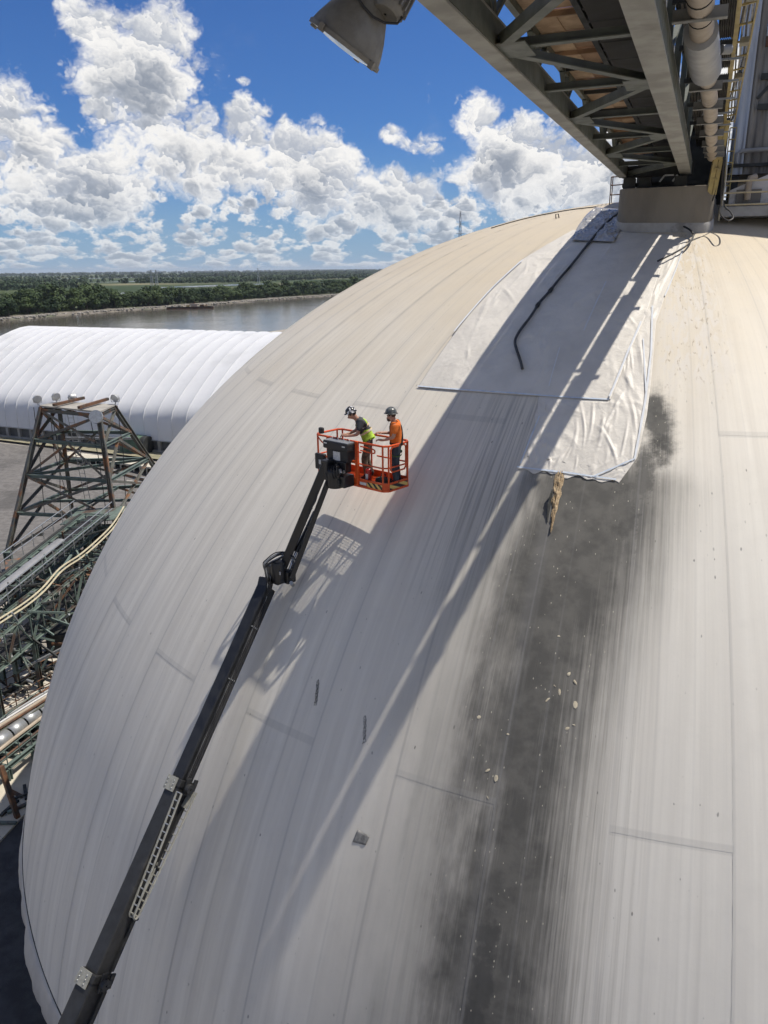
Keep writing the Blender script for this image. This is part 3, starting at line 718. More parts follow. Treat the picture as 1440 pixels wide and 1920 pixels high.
def build_tray():
    def T(x, b, z): return B(x*1.2, b, z*1.2)
    root = thing('cable_tray', B(.1, 14, 3.2), 'yellow cable tray carrying conduits beside the tan pipe', 'cable tray')
    mb = MB(); mb.beam(T(.02, -14, 3.24), T(.02, 28.2, 3.24), .11, .16); mb.build('rail', yellow, root)
    mb = MB(); mb.beam(T(.26, -14, 3.3), T(.26, 28.2, 3.3), .03, .16); mb.build('rail', yellow, root)
    for k in range(34):
        b = -13+k*1.24
        mb = MB(); mb.beam(T(.06, b, 3.23), T(.26, b, 3.26), .05, .03); mb.build('rung', yellow, root)
    cm = mat('grey conduit', (.33, .34, .35), (.22, .22, .22), .4, .4, scale=4)
    for j in range(4):
        x = .09+.045*j
        pts = [T(x+.02*sin(k*1.3+j), -14+k*1.4, 3.28+.02*sin(k*.9+j*2)-(.03 if k % 5 == j else 0)) for k in range(31)]
        mb = MB(); mb.tube(pts, .016+.004*(j % 2), 6); mb.build('conduit', cm if j % 2 else rubber, root, True)
    for b in (9.5, 12.4, 14.9, 17.8, 21): 
        mb = MB(); mb.box(T(.17, b, 3.2), (.16, .3, .1), Matrix.Rotation(-BAZ, 3, 'Z')); mb.build('junction_box', mat('olive box', (.25, .23, .16), (.2, .18, .13), .6), root, bevel=.01)
    mb = MB(); mb.ell(B(-.02, 27.6, 3.9), B(-.2, 28.4, 1.9), .14, .02); mb.ell(B(.12, 27.6, 3.9), B(-.05, 28.4, 1.9), .12, .02)
    for k in range(5):
        q = k/5+.1; mb.beam(B(-.02-.18*q, 27.6+.8*q, 3.3-1.4*q), B(.12-.17*q, 27.6+.8*q, 3.3-1.4*q), .06, .05)
    mb.build('drop_leg', yellow, root)
build_tray()
# cables hanging out of the tray onto the crown
for i, (pts, r, lab) in enumerate((
    ([B(.1, 27.8, 3.2), B(.14, 28, 2.4), B(.17, 28.2, 1.7), B(.20, 28.0, 1.30), B(.42, 27.4, 1.06), B(.58, 27.6, 1.13), B(.50, 28.2, 1.33), B(.26, 28.6, 1.62), B(.2, 28.7, 2.2), B(.16, 28.6, 3.1)], .024, 'dark looped cable hanging from the yellow tray onto the crown'),
    ([B(.06, 27.9, 3.2), B(.02, 28.2, 2.3), B(-.06, 28.4, 1.75), B(-.18, 28.5, 1.5), B(-.25, 28.3, 1.40)], .02, 'short dark cable dangling beside the pedestal top'),
    ([B(.2, 27.9, 3.2), B(.25, 28.1, 2.3), B(.24, 28.4, 1.6), B(.36, 28.9, 1.45), B(.40, 29.2, 1.47)], .02, 'thin grey cable dropping straight behind the looped one'))):
    P = []
    for k in range(len(pts)-1):
        p0, p1, p2, p3 = pts[max(k-1, 0)], pts[k], pts[k+1], pts[min(k+2, len(pts)-1)]
        for s_ in range(6):
            t = s_/6; P.append(.5*((2*p1)+(p2-p0)*t+(2*p0-5*p1+4*p2-p3)*t*t+(3*p1-p0-3*p2+p3)*t**3))
    P.append(pts[-1])
    P = [V((p.x, p.y, max(p.z, dome_z(p)+r+.01))) for p in P]
    mb = MB(); mb.tube(P, r, 6); mb.build('hanging_cable', rubber if i != 2 else galv, None, True, label=lab, cat='cable')

# ------------------------------------------------------------------ head house on the crown
clad = mat('pale blue grey cladding', (.42, .45, .49), (.35, .37, .40), .45, .3, scale=1.2, c3=(.22, .22, .21), s3=.8, t3=(.58, .8), stretch=(1, 1, .25))
clad_dk = mat('weathered brown grey cladding', (.24, .225, .20), (.17, .16, .145), .6, .2, scale=1.6, c3=(.10, .085, .07), s3=1.0, t3=(.5, .75), stretch=(1, 1, .2))
def build_headhouse():
    root = thing('head_house', B(3, 33, 2.2), 'metal clad head house standing on the crown of the dome', 'building')
    ft = 9.0
    def corr(x0, b0_, x1, b1_, z0, z1, m_, name='cladding_sheet', dep=.03, pitch=.11):
        mb = MB(); p, q = B(x0, b0_, 0), B(x1, b1_, 0); d = (q-p); L = d.length; d.normalize(); nn = V((d.y, -d.x, 0))
        n = max(2, int(L/pitch)*2)
        for k in range(n+1):
            for z in (z0, z1):
                c = p+d*(L*k/n)+nn*(dep if k % 4 in (1, 2) else 0); mb.v.append(V((c.x, c.y, G+z)))
            if k: a = len(mb.v)-4; mb.f.append((a, a+2, a+3, a+1))
        return mb.build(name, m_, root)
    corr(.40, 31.0, .76, 31.0, 2.95, ft, clad); corr(.765, 31.04, 1.0, 31.04, 2.95, ft, clad_dk)
    x = 1.005
    while x < 7: corr(x, 31.05, x+.74, 31.05, 2.95, ft, clad_dk); x += .75
    b = 31.05
    while b < 38: corr(.40, b+.75, .40, b, 2.95, ft, clad); b += .755
    corr(7.0, 31.05, 7.0, 38.6, 2.95, ft, clad_dk); corr(7, 38.6, .4, 38.6, 2.95, ft, clad_dk)
    mb = MB(); mb.box(B(3.7, 34.8, ft+.05), (7.0, 8.0, .12), Matrix.Rotation(-BAZ, 3, 'Z')); mb.build('roof', galv, root)
    mb = MB(); mb.box(B(3.7, 34.8, 2.9), (6.9, 7.8, .1), Matrix.Rotation(-BAZ, 3, 'Z')); mb.build('floor_plate', dark_steel, root)
    for (x, bb) in ((.55, 31.2), (6.8, 31.2), (.55, 38.4), (6.8, 38.4), (3.6, 31.2)):
        p = B(x, bb, 0); mb = MB(); mb.beam((p.x, p.y, dome_z(p)-.3), (p.x, p.y, G+2.9), .25, .25, BX); mb.build('column', dark_steel, root)
    # dark box added for the shaded opening where the belt enters
    mb = MB(); mb.box(B(-1.3, 34.1, 3.2), (3.0, 3.2, 2.9), Matrix.Rotation(-BAZ, 3, 'Z')); mb.build('dark_entry_box', dark_steel, root)
    for (z, sx) in ((5.6, 1.6), (4.7, 1.9)):
        mb = MB(); mb.beam(B(.98, 30.93, z), B(sx+1, 30.93, z-.1), .09, .18); mb.build('girt', dark_steel, root)
    mb = MB(); mb.beam(B(.95, 30.92, 4.95), B(1.5, 30.92, 5.55), .08, .1); mb.build('knee_brace', dark_steel, root)
    mb = MB(); mb.tube([B(.55, 30.85, 3.0), B(.55, 30.85, 3.30), B(.7, 30.85, 3.38), B(2.2, 30.85, 3.40)], .07, 10); mb.build('drain_pipe', sleeve_m, root, True)
    for (z, m_) in ((6.6, rust), (6.9, clad)):
        mb = MB(); mb.box(B(1.25, 30.95, z), (.5, .1, .28), Matrix.Rotation(-BAZ, 3, 'Z')); mb.build('vent_box', m_, root, bevel=.01)
build_headhouse()
def build_inlet():
    m_ = mat('white painted housing', (.55, .54, .53), (.46, .45, .43), .55, scale=1.5, c3=(.33, .31, .28), s3=1.2, t3=(.55, .75))
    root = thing('fan_housing', B(1.4, 30.0, 1.6), 'white sloped fan housing behind the yellow railing', 'housing')
    mb = MB(); q = [(0.42, 1.9), (.42, 2.35), (2.2, 3.05), (2.2, 1.9)]
    for b in (29.6, 30.8):
        for (x, z) in q: mb.v.append(B(x, b, z-.28))
    mb.f += [(0, 1, 2, 3), (7, 6, 5, 4), (1, 0, 4, 5), (2, 1, 5, 6), (3, 2, 6, 7), (0, 3, 7, 4)]; mb.build('casing', m_, root, bevel=.02)
    mb = MB(); mb.tube([B(.97, 29.45, 1.75), B(.97, 29.45, 2.25), B(1.0, 29.48, 2.4), B(1.15, 29.6, 2.45)], .10, 14); mb.build('elbow', tan_pipe, root, True)
    mb = MB(); mb.box(B(1.0, 29.56, 1.85), (.75, .04, .45), Matrix.Rotation(-BAZ, 3, 'Z')); mb.build('access_panel', clad_dk, root)
    mb = MB(); mb.box(B(2.0, 30.4, 1.38), (3.6, 2.6, .32), Matrix.Rotation(-BAZ, 3, 'Z')); mb.build('plinth', mat('grey plinth', (.36, .36, .36), (.3, .3, .3), .8), root, bevel=.02)
build_inlet()
def rail_thing(name, label, pts, hs, m_, r=.03, post_every=1):
    root = thing(name, pts[0], label, 'railing')
    for h in hs:
        mb = MB(); mb.tube([p+V((0, 0, h)) for p in pts], r, 8); mb.build('rail', m_, root, True)
    for p in pts[::post_every]:
        mb = MB(); mb.tube([p-V((0, 0, .15)), p+V((0, 0, max(hs)))], r, 8); mb.build('post', m_, root, True)
    return root
y_rail = mat('dusty cream railing', (.50, .43, .28), (.42, .36, .24), .6, scale=3)
rail_thing('guard_rail', 'dusty cream guard railing before the white fan housing', [B(x, 29.0, 1.27) for x in (.18, 1.7, 3.2, 4.7)], (.32, .68, 1.03), y_rail, .028)
rail_thing('ladder_rail', 'tall yellow ladder rails rising beside the pale cladding', [B(.22, 30.0, 1.6), B(.42, 30.0, 1.6)], (.3, .65, 1.0, 1.35, 1.7, 2.05, 2.4), yellow, .02)
pr = [V((0, 0, 0))]*3
rz = []
for (x, b) in ((-3.35, 33.4), (-3.15, 31.8), (-3.85, 33.6), (-3.9, 34.6)):
    p = B(x, b, 0); rz.append(V((p.x, p.y, dome_z(p))))
rail_thing('crown_rail', 'small rusty guard railing on the crown left of the pedestal', [rz[1], rz[0], rz[2], rz[3]], (.35, .7, 1.0), rust, .02)
mb, P = dome_path([(226, 10.2), (238, 11.0), (248, 13.2), (252, 16)], .03, .02, 6, 10, .4)
mb.build('safety_line', dark_steel, None, True, label='dark safety line lying along the skyline of the dome', cat='cable')
for (az_, th_) in ((230, 14.2),):
    mb = MB(); p, n = dome(az_, th_, -.03), dome_n(az_, th_)
    mb.tube([p, p+n*.18, p+n*.18+V((.1, 0, .02)), p+V((.12, 0, .0))], .02, 6)
    mb.build('anchor_hoop', dark_steel, None, label='small dark anchor hoop on the tan crown left of the sheets', cat='anchor')

# ------------------------------------------------------------------ flood light slung from the bridge
def build_flood():
    R3 = cam_ob.matrix_world.to_3x3(); cx, cy, cz = R3.col[0], R3.col[1], R3.col[2]
    mouth = at(646, 86, 6.05)
    ax = cx*-.486+cy*-.874; vw = (mouth-V((0, 0, G))).normalized(); ax = (ax-vw*ax.dot(vw)).normalized(); ax = (ax-vw*.035).normalized()
    sx = ax.cross(cz).normalized(); sy = ax.cross(sx)
    M = Matrix((sx, sy, -ax)).transposed()
    root = thing('flood_light', mouth, 'grey bell shaped flood light hanging below the bridge', 'flood light')
    alu = mat('dull cast aluminium', (.19, .18, .155), (.155, .145, .125), .55, .15, scale=9, c3=(.15, .135, .11), s3=5, t3=(.5, .75), bump=.08)
    mb = MB(); mb.lathe([(.262, .0), (.258, .02), (.245, .07), (.215, .15), (.178, .225), (.142, .295), (.112, .35), (.10, .40), (.06, .42), (.01, .425)], 40, M, mouth); mb.build('reflector', alu, root, 60, solid=.006)
    mb = MB(); mb.lathe([(.255, -.012), (.272, -.012), (.272, .016), (.255, .016), (.255, -.012)], 40, M, mouth); mb.build('rim', alu, root, 30)
    gl = mat('lamp glass', (.55, .56, .55), (.5, .5, .5), .12, scale=3)
    mb = MB(); mb.lathe([(.254, -.006), (.12, -.022), (.01, -.026)], 40, M, mouth); mb.build('glass', gl, root, True)
    for k, a in enumerate((10, 95, 200, 290)):
        q = radians(a); c = mouth+M @ V((.272*cos(q), .272*sin(q), .0)); mb = MB(); mb.box(c, (.035, .05, .05), M); mb.build('clip', alu, root, bevel=.004)
    c0 = mouth-ax*.43+cx*.10+cy*.0
    mb = MB(); d2 = (cx*-.45+cy*-.89).normalized(); s2 = d2.cross(cz).normalized(); M2 = Matrix((s2, d2.cross(s2), -d2)).transposed()
    mb.lathe([(.01, -.17), (.085, -.17), (.10, -.15), (.115, .02), (.12, .12), (.12, .3), (.01, .31)], 28, M2, at(738, -4, 6.0)-d2*.05); mb.build('ballast_case', alu, root, 40)
    for k in range(16):
        a = 2*pi*k/16; c = at(738, -4, 6.0)-d2*.05+M2 @ V((.117*cos(a), .117*sin(a), .05)); mb = MB(); mb.box(c, (.022, .012, .34), M2 @ Matrix.Rotation(a, 3, 'Z')); mb.build('fin', alu, root)
    mb = MB(); mb.tube([at(668, -8, 5.9), at(683, 14, 5.88), at(700, 32, 5.88), at(722, 43, 5.88), at(745, 44, 5.9), at(754, 34, 5.92), at(748, 26, 5.95)], .008, 8); mb.build('lead', rubber, root, True)
    mb = MB(); mb.box(at(700, 26, 5.95), (.05, .05, .05), M); mb.build('gland', alu, root, bevel=.008)
    up = B(-2.97, 5.9, 2.6)
    mb = MB(); mb.tube([at(738, -24, 6.05), at(742, -90, 6.1), up], .03, 8); mb.build('bracket', steel_green, root, True)
build_flood()
# ------------------------------------------------------------------ boom lift
PF = at(724, 922, 18.65); PL = V((-.746, .666, 0)); PW = V((.666, .746, 0))
def K(u, v, z): return PF+PL*u+PW*v+V((0, 0, z))
KM = Matrix((PL, PW, V((0, 0, 1)))).transposed()
warn = None
def hazard_mat():
    m_ = bpy.data.materials.new('yellow black hazard tape'); m_.use_nodes = True; t = NT(m_.node_tree); b = t.n['Principled BSDF']
    uv = t.node('ShaderNodeNewGeometry').outputs['Position']
    d = t.n.new('ShaderNodeVectorMath'); d.operation = 'DOT_PRODUCT'; t.l.new(uv, d.inputs[0]); d.inputs[1].default_value = (.9, -.35, .95)
    s_ = t.m('FLOORED_MODULO', t.mul(d.outputs['Value'], 6.2), 1.0)
    t.l.new(t.mix(t.m('GREATER_THAN', s_, .5), (.62, .42, .12), (.02, .02, .02)), b.inputs['Base Color']); b.inputs['Roughness'].default_value = .5
    return m_
hazard = hazard_mat()
sticker = mat('white sticker', (.62, .62, .60), (.5, .5, .5), .5, scale=20)
chrome = mat('bright cylinder rod', (.6, .6, .6), (.5, .5, .5), .2, .9, scale=5)
carrier = mat('dull zinc cable carrier', (.36, .35, .30), (.26, .255, .22), .55, .3, scale=8)
def catmull(pts, sub=6):
    P = []
    for k in range(len(pts)-1):
        p0, p1, p2, p3 = pts[max(k-1, 0)], pts[k], pts[k+1], pts[min(k+2, len(pts)-1)]
        for s_ in range(sub):
            t = s_/sub; P.append(.5*((2*p1)+(p2-p0)*t+(2*p0-5*p1+4*p2-p3)*t*t+(3*p1-p0-3*p2+p3)*t**3))
    return P+[pts[-1]]
def build_lift():
    A, C = at(503, 1094, 20.4), at(140, 1920, 21.3)
    D = (C-A).normalized()
    base = A+D*((2.2-A.z)/D.z)
    root = thing('boom_lift', (base.x, base.y, 0), 'telescopic boom lift with black boom and orange basket beside the dome', 'boom lift')
    SX = D.cross(V((0, 0, 1))).normalized(); SZ = SX.cross(D).normalized()
    if SZ.z < 0: SZ = -SZ; SX = -SX
    # SX across the boom, SZ its upper face
    sgn = 1 if SX.x > 0 else -1; SXR = SX*sgn
    def part(name, m_, fn, parent=root, **kw):
        mb = MB(); fn(mb); return mb.build(name, m_, parent, **kw)
    def along(px): # parameter along the boom for an image height
        lo, hi = 0, 40
        for _ in range(40):
            md = (lo+hi)/2; p = A+D*md-V((0, 0, G)); 
            dd = cos(PITCH)*p.y-sin(PITCH)*p.z; yy = (sin(PITCH)*p.y+cos(PITCH)*p.z)/dd; xx = p.x/dd
            y = 960-FPX*(xx*sin(ROLL)+yy*cos(ROLL))
            if y < px: lo = md
            else: hi = md
        return lo
    t1, t2 = along(1462), along(1822); tb = (base-A).length
    def sec(a, b, w, h, m_=black_paint, name='boom_section'):
        s_ = part(name, m_, lambda mb: mb.beam(A+D*a, A+D*b, w, h, SZ), bevel=.035)
        return s_
    s1 = sec(.1, t1+2.5, .33, .43); s2 = sec(t1, t2+2.5, .39, .49, grey_paint); s3 = sec(t2, tb, .45, .56, grey_paint)
    # wear collars where the sections slide into each other
    for (t, w, h, p_) in ((t1, .43, .53, s2), (t2, .49, .60, s3)):
        part('collar', grey_paint, lambda mb: mb.beam(A+D*(t-.02), A+D*(t+.16), w, h, SZ), p_, bevel=.02)
        part('wear_plate', carrier, lambda mb: mb.beam(A+D*(t-.03)+SZ*(h/2+.012)-SXR*.05, A+D*(t+.30)+SZ*(h/2+.012)-SXR*.05, w*.75, .02, SZ), p_)
        for k in range(6): 
            q = A+D*(t+.05+.09*(k//2))+SZ*(h/2+.03)-SXR*(.16-.2*(k % 2)); part('bolt', galv, lambda mb: mb.ball(q, .018, 8, 4), p_)
        part('sheave_bracket', grey_paint, lambda mb: (mb.beam(A+D*(t-.1)+SXR*(w/2+.05)+SZ*.08, A+D*(t+.30)+SXR*(w/2+.05)+SZ*.0, .05, .16, SZ), mb.beam(A+D*(t-.12)+SXR*(w/2+.12)-SZ*.1, A+D*(t+.2)+SXR*(w/2+.12)-SZ*.12, .05, .12, SZ), mb.lathe([(.02, -.05), (.12, -.05), (.12, .05), (.02, .05)], 14, Matrix((D, SZ, SXR)).transposed(), A+D*(t+.12)+SXR*(w/2+.13)+SZ*.03)), p_, bevel=.008)
    # cover rail down the side of the boom
    part('side_rail', galv, lambda mb: mb.beam(A+D*.35+SXR*.172+SZ*.05, A+D*(t1-.1)+SXR*.172+SZ*.05, .012, .022, SZ))
    part('side_rail', grey_paint, lambda mb: mb.beam(A+D*(t1+.3)+SXR*.225-SZ*.17, A+D*(t2-.1)+SXR*.225-SZ*.17, .05, .09, SZ))
    part('side_rail', grey_paint, lambda mb: mb.beam(A+D*(t2+.3)+SXR*.26-SZ*.18, A+D*(tb-.3)+SXR*.26-SZ*.18, .05, .12, SZ))
    for t in (t1+1.9, t1+3.0): part('hose_clip', grey_paint, lambda mb: mb.beam(A+D*t+SXR*.24-SZ*.12, A+D*(t+.1)+SXR*.30-SZ*.2, .06, .06, SZ), bevel=.01)
    for k in range(3):
        o = SXR*.20+SZ*(.10-.07*k); pts = [A+D*(.4+k*.1)+o+SXR*.0]+[A+D*(.4+(t1-.5)*q/10)+o+SXR*(.012*sin(q*2.1+k)) for q in range(1, 10)]+[A+D*(t1-.05)+o]
        part('boom_hose', rubber, lambda mb: mb.tube(pts, .016, 6), smooth=True)
    for (t, px_) in ((1.2, .1), (2.6, .1)): part('clamp', galv, lambda mb: mb.beam(A+D*t+SXR*.17-SZ*.1, A+D*t+SXR*.17+SZ*.14, .05, .03, D))
    # cable carrier: a flattened U of links on the right side
    cc_ = part('cable_carrier', carrier, lambda mb: mb.beam(A+D*(t1+.15)+SXR*.30-SZ*.17, A+D*(t1+.55)+SXR*.30-SZ*.12, .16, .05, SZ))
    Lc = along(1702)-t1
    path = []
    n = 30
    for k in range(n+1): q = k/n; path.append(A+D*(t1+.25+(Lc-.25)*q)+SXR*.30+SZ*(.27-.20*q))
    for k in range(1, 7): a = pi*k/7; path.append(A+D*(t1+Lc+.10*sin(a))+SXR*.30+SZ*(.07-.15*(1-cos(a))/2))
    for k in range(n+1): q = 1-k/n; path.append(A+D*(t1+.15+(Lc-.15)*q)+SXR*.30-SZ*(.08+.17*(1-q)))
    for s_ in (-1, 1):
        part('side_band', carrier, lambda mb: mb.tube([p+SXR*(.075*s_) for p in path], .026, 6), cc_)
    for i, p in enumerate(path):
        if i % 2 == 0:
            part('link', galv if i < n else carrier, lambda mb: mb.beam(p-SXR*.075, p+SXR*.075, .03, .022, D), cc_)
    # knuckle between boom and jib
    J0, J1 = at(531, 1062, 20.25), K(1.62, -.42, .52)
    kn = part('knuckle', black_paint, lambda mb: (mb.beam(A+D*.3+SZ*.02, at(500, 1083, 20.35), .30, .30, SZ), mb.box(at(520, 1075, 20.3), (.42, .36, .48), KM), mb.box(at(543, 1080, 20.2), (.18, .3, .36), KM)), bevel=.03)
    part('rotary_drum', black_paint, lambda mb: mb.lathe([(.01, -.28), (.17, -.28), (.19, -.2), (.19, .2), (.17, .28), (.01, .28)], 20, None, at(522, 1072, 20.15)), kn, smooth=True)
    part('pin', galv, lambda mb: mb.tube([at(546, 1093, 20.0), at(549, 1097, 20.3)], .05, 10), kn)
    part('label_plate', sticker, lambda mb: mb.box(at(525, 1075, 19.92), (.02, .02, .09), KM), kn)
    rng = random.Random(5)
    for k in range(9):
        o = V((rng.uniform(-.05, .05), rng.uniform(-.05, .05), rng.uniform(-.04, .06)))
        pts = [at(535, 1038, 20.1)+o, at(520, 1046-2*k % 5, 20.05)+o*1.4, at(503, 1054, 20.05)+o*1.2, at(497, 1062, 20.05)+o, at(499+k % 4*2, 1082, 20.0)+o, at(503+k % 3*2, 1100, 20.1)+o*.8, at(497, 1116, 20.2)+o*.5]
        part('hydraulic_hose', rubber if k % 3 else galv, lambda mb: mb.tube(catmull(pts, 5), .014, 6), kn, smooth=True)
    for k in range(3):
        pts = [at(540, 1035, 20.1), at(548+k*3, 1050, 19.95), at(546, 1066+k*3, 19.95), at(536, 1068, 20), at(522, 1058+k*2, 20.0)]
        part('hydraulic_hose', rubber, lambda mb: mb.tube(catmull(pts, 5), .012, 6), kn, smooth=True)
    # jib: upper box, lower tie and the levelling cylinder
    jd = (J1-J0).normalized()
    jb = part('jib', black_paint, lambda mb: mb.beam(J0-jd*.1, J1, .16, .22), bevel=.02)
    q0, q1 = at(546, 1085, 20.1), K(1.55, -.38, .18)
    part('tie_link', black_paint, lambda mb: mb.beam(q0, q1, .10, .13), jb, bevel=.015)
    part('cylinder_barrel', black_paint, lambda mb: mb.tube([at(556, 1035, 20.1), at(592, 960, 20.05)], .075, 12), jb, smooth=True)
    part('cylinder_rod', chrome, lambda mb: mb.tube([at(543, 1068, 20.1), at(556, 1035, 20.1)], .04, 12), jb, smooth=True)
    for k in range(5): part('bolt', galv, lambda mb: mb.ball(J0.lerp(J1, .35+.08*k)+V((.11, -.06, -.02)), .016, 8, 4), jb)
    part('hose_cover', rubber, lambda mb: mb.tube(catmull([J0.lerp(J1, .5)+V((.1, -.1, .1)), J0.lerp(J1, .62)+V((.16, -.14, .1)), J0.lerp(J1, .72)+V((.1, -.1, .05))], 6), .02, 6), jb, smooth=True)
    # rotator under the console
    ro = part('rotator', black_paint, lambda mb: (mb.lathe([(.01, -.05), (.2, -.05), (.22, 0), (.22, .38), (.17, .44), (.01, .45)], 20, None, K(1.42, -.32, -.02)), mb.box(K(1.35, -.2, .12), (.62, .36, .30), KM), mb.box(K(1.60, -.38, .38), (.22, .3, .5), KM), mb.box(K(1.3, -.16, .46), (.40, .22, .28), KM)), bevel=.02)
    for k in range(14):
        c = K(1.15+.5*rng.random(), -.42+.16*rng.random(), .02+.62*rng.random()); part('fitting', rubber if k % 3 else galv, lambda mb: mb.box(c, (.07+.1*rng.random(), .06, .05+.08*rng.random()), KM @ Matrix.Rotation(rng.random(), 3, 'Y')), ro, bevel=.008)
    for k in range(5):
        pts = [K(1.6-.1*k, -.40, .5), K(1.55-.1*k, -.52, .34+.05*k), K(1.4-.06*k, -.5, .12+.04*k), K(1.25, -.34, .2+.08*k)]
        part('hydraulic_hose', rubber, lambda mb: mb.tube(catmull(pts, 5), .016, 6), ro, smooth=True)
    # ---- basket
    ring = [(.1, 0), (2.34, 0), (2.44, .1), (2.44, .81), (2.34, .91), (.1, .91), (0, .81), (0, .1)]
    def fl_frame(mb):
        for i in range(8): mb.beam(K(*ring[i], -.01), K(*ring[(i+1) % 8], -.01), .06, .05)
        for k in range(1, 6): mb.beam(K(2.44*k/6, .03, -.015), K(2.44*k/6, .88, -.015), .04, .04)
    pl = part('platform', orange, fl_frame)
    def grating(mb):
        for k in range(34): mb.beam(K(.04, .03+.85*k/33, .012), K(2.4, .03+.85*k/33, .012), .005, .018)
        for k in range(24): mb.beam(K(.06+2.32*k/23, .03, .016), K(.06+2.32*k/23, .88, .016), .005, .008)
    part('floor_grating', orange, grating, pl)
    for i in range(8):
        a, b = ring[i], ring[(i+1) % 8]
        part('toe_board', orange, lambda mb: mb.beam(K(a[0], a[1], .085), K(b[0], b[1], .085), .018, .20), pl)
    for (h, r) in ((1.1, .027), (.56, .02)):
        for i in range(8):
            a, b = ring[i], ring[(i+1) % 8]
            if h < 1 and i == 4: segs = [(0, .30), (.55, 1)]
            else: segs = [(0, 1)]
            for (f0, f1) in segs:
                p, q = V(a).lerp(V(b), f0), V(a).lerp(V(b), f1)
                part('rail', orange, lambda mb: mb.tube([K(p[0], p[1], h), K(q[0], q[1], h)], r, 8), pl, smooth=True)
    for (u, v) in ((.1, 0), (0, .1), (.95, 0), (1.9, 0), (2.34, 0), (2.44, .1), (2.44, .81), (2.34, .91), (1.3, .91), (.1, .91), (0, .81), (.45, .91)):
        part('post', orange, lambda mb: mb.tube([K(u, v, .02), K(u, v, 1.1)], .023, 8), pl, smooth=True)
    # stiff frame beside the console and hoops round the gate
    part('console_frame', orange, lambda mb: (mb.beam(K(.93, -.02, .0), K(.93, -.02, 1.12), .07, .09, PL), mb.beam(K(1.95, -.02, 0), K(1.95, -.02, 1.12), .05, .07, PL), mb.beam(K(.9, -.03, .60), K(1.98, -.03, .60), .05, .06)), pl, bevel=.01)
    part('hoop', orange, lambda mb: mb.tube([K(.0, .18, .5), K(.0, .18, 1.0), K(0, .24, 1.06), K(0, .68, 1.06), K(0, .74, 1.0), K(0, .74, .5), K(0, .68, .44), K(0, .24, .44), K(0, .18, .5)], .022, 8), pl, smooth=True)
    part('hoop', orange, lambda mb: mb.tube(catmull([K(.85, .02, 1.0), K(.45, .03, .98), K(.38, .03, .93), K(.45, .03, .88), K(.85, .02, .90)], 4), .018, 8), pl, smooth=True)
    part('hoop', orange, lambda mb: mb.tube(catmull([K(2.3, -.02, 1.05), K(2.1, -.06, .94), K(1.9, -.08, .95), K(1.6, -.08, 1.0)], 4), .018, 8), pl, smooth=True)
    co = part('console', rubber, lambda mb: (mb.box(K(1.42, -.10, .98), (.86, .40, .20), KM), mb.box(K(1.42, -.08, .74), (.72, .32, .30), KM)), pl, bevel=.03)
    part('console_top', mat('grey control panel', (.19, .20, .21), (.14, .15, .16), .5), lambda mb: mb.box(K(1.42, -.10, 1.085), (.82, .36, .02), KM), co, bevel=.006)
    for k in range(7): part('lever', rubber if k % 2 else sticker, lambda mb: mb.tube([K(1.1+.1*k, -.1+.04*(k % 2), 1.09), K(1.1+.1*k, -.1+.04*(k % 2), 1.15)], .012, 6), co)
    part('notice', sticker, lambda mb: mb.box(K(1.42, -.245, .72), (.24, .008, .22), KM), co)
    part('notice', sticker, lambda mb: mb.box(K(1.75, -.305, 1.02), (.10, .008, .03), KM), co); part('notice', sticker, lambda mb: mb.box(K(1.12, -.305, 1.0), (.10, .008, .03), KM), co)
    part('document_box', rubber, lambda mb: mb.box(K(2.22, -.03, .42), (.34, .12, .42), KM), pl, bevel=.03)
    part('notice', sticker, lambda mb: mb.box(K(2.15, -.095, .42), (.16, .006, .12), KM), pl)
    part('hazard_tape', hazard, lambda mb: mb.beam(K(.12, -.0135, .07), K(.62, -.0135, .07), .006, .13), pl)
    part('hazard_tape', hazard, lambda mb: mb.beam(K(-.0135, .12, .07), K(-.0135, .8, .07), .006, .13), pl)
    part('hazard_tape', hazard, lambda mb: mb.beam(K(2.0, -.0135, .07), K(2.34, -.0135, .07), .006, .13), pl)
    part('notice', sticker, lambda mb: mb.beam(K(.64, -.014, .075), K(.86, -.014, .075), .006, .07), pl)
    part('lanyard_reel', rubber, lambda mb: mb.box(K(2.3, .1, 1.2), (.14, .10, .16), KM), pl, bevel=.03)
    # ---- carriage standing on the yard
    f = V((D.x, D.y, 0)).normalized(); sd = V((f.y, -f.x, 0)); M = Matrix((sd, -f, V((0, 0, 1)))).transposed(); b0 = V((base.x, base.y, 0))+f*.4
    part('chassis', grey_paint, lambda mb: mb.box(b0+V((0, 0, .95)), (1.6, 4.4, .55), M), bevel=.05)
    part('turntable', orange, lambda mb: (mb.box(b0+f*1.0+V((0, 0, 1.75)), (2.3, 3.4, .9), M), mb.box(b0+V((0, 0, 2.3)), (.75, 1.2, .7), M)), bevel=.08)
    for sx in (-1, 1):
        for sy in (-1, 1):
            c = b0+sd*(sx*1.08)+f*(sy*1.7)+V((0, 0, .62))
            wh = part('wheel', rubber, lambda mb: mb.lathe([(.3, -.2), (.56, -.2), (.62, -.13), (.62, .13), (.56, .2), (.3, .2)], 28, Matrix((f, V((0, 0, 1)), sd)).transposed(), c), smooth=True)
            part('rim', orange, lambda mb: mb.lathe([(.01, -.12), (.3, -.15), (.3, .15), (.01, .12)], 20, Matrix((f, V((0, 0, 1)), sd)).transposed(), c), wh)
build_lift()
mb = MB(); mb.tube([K(.72, .16, .03), K(.72, .16, .40)], .075, 14); mb.ball(K(.72, .16, .40), .075, 14, 6, (1, 1, .6))
ex = mb.build('fire_extinguisher', mat('red enamel', (.38, .02, .015), (.32, .015, .012), .3), None, True, label='small red fire extinguisher on the basket floor between the two workers', cat='extinguisher')
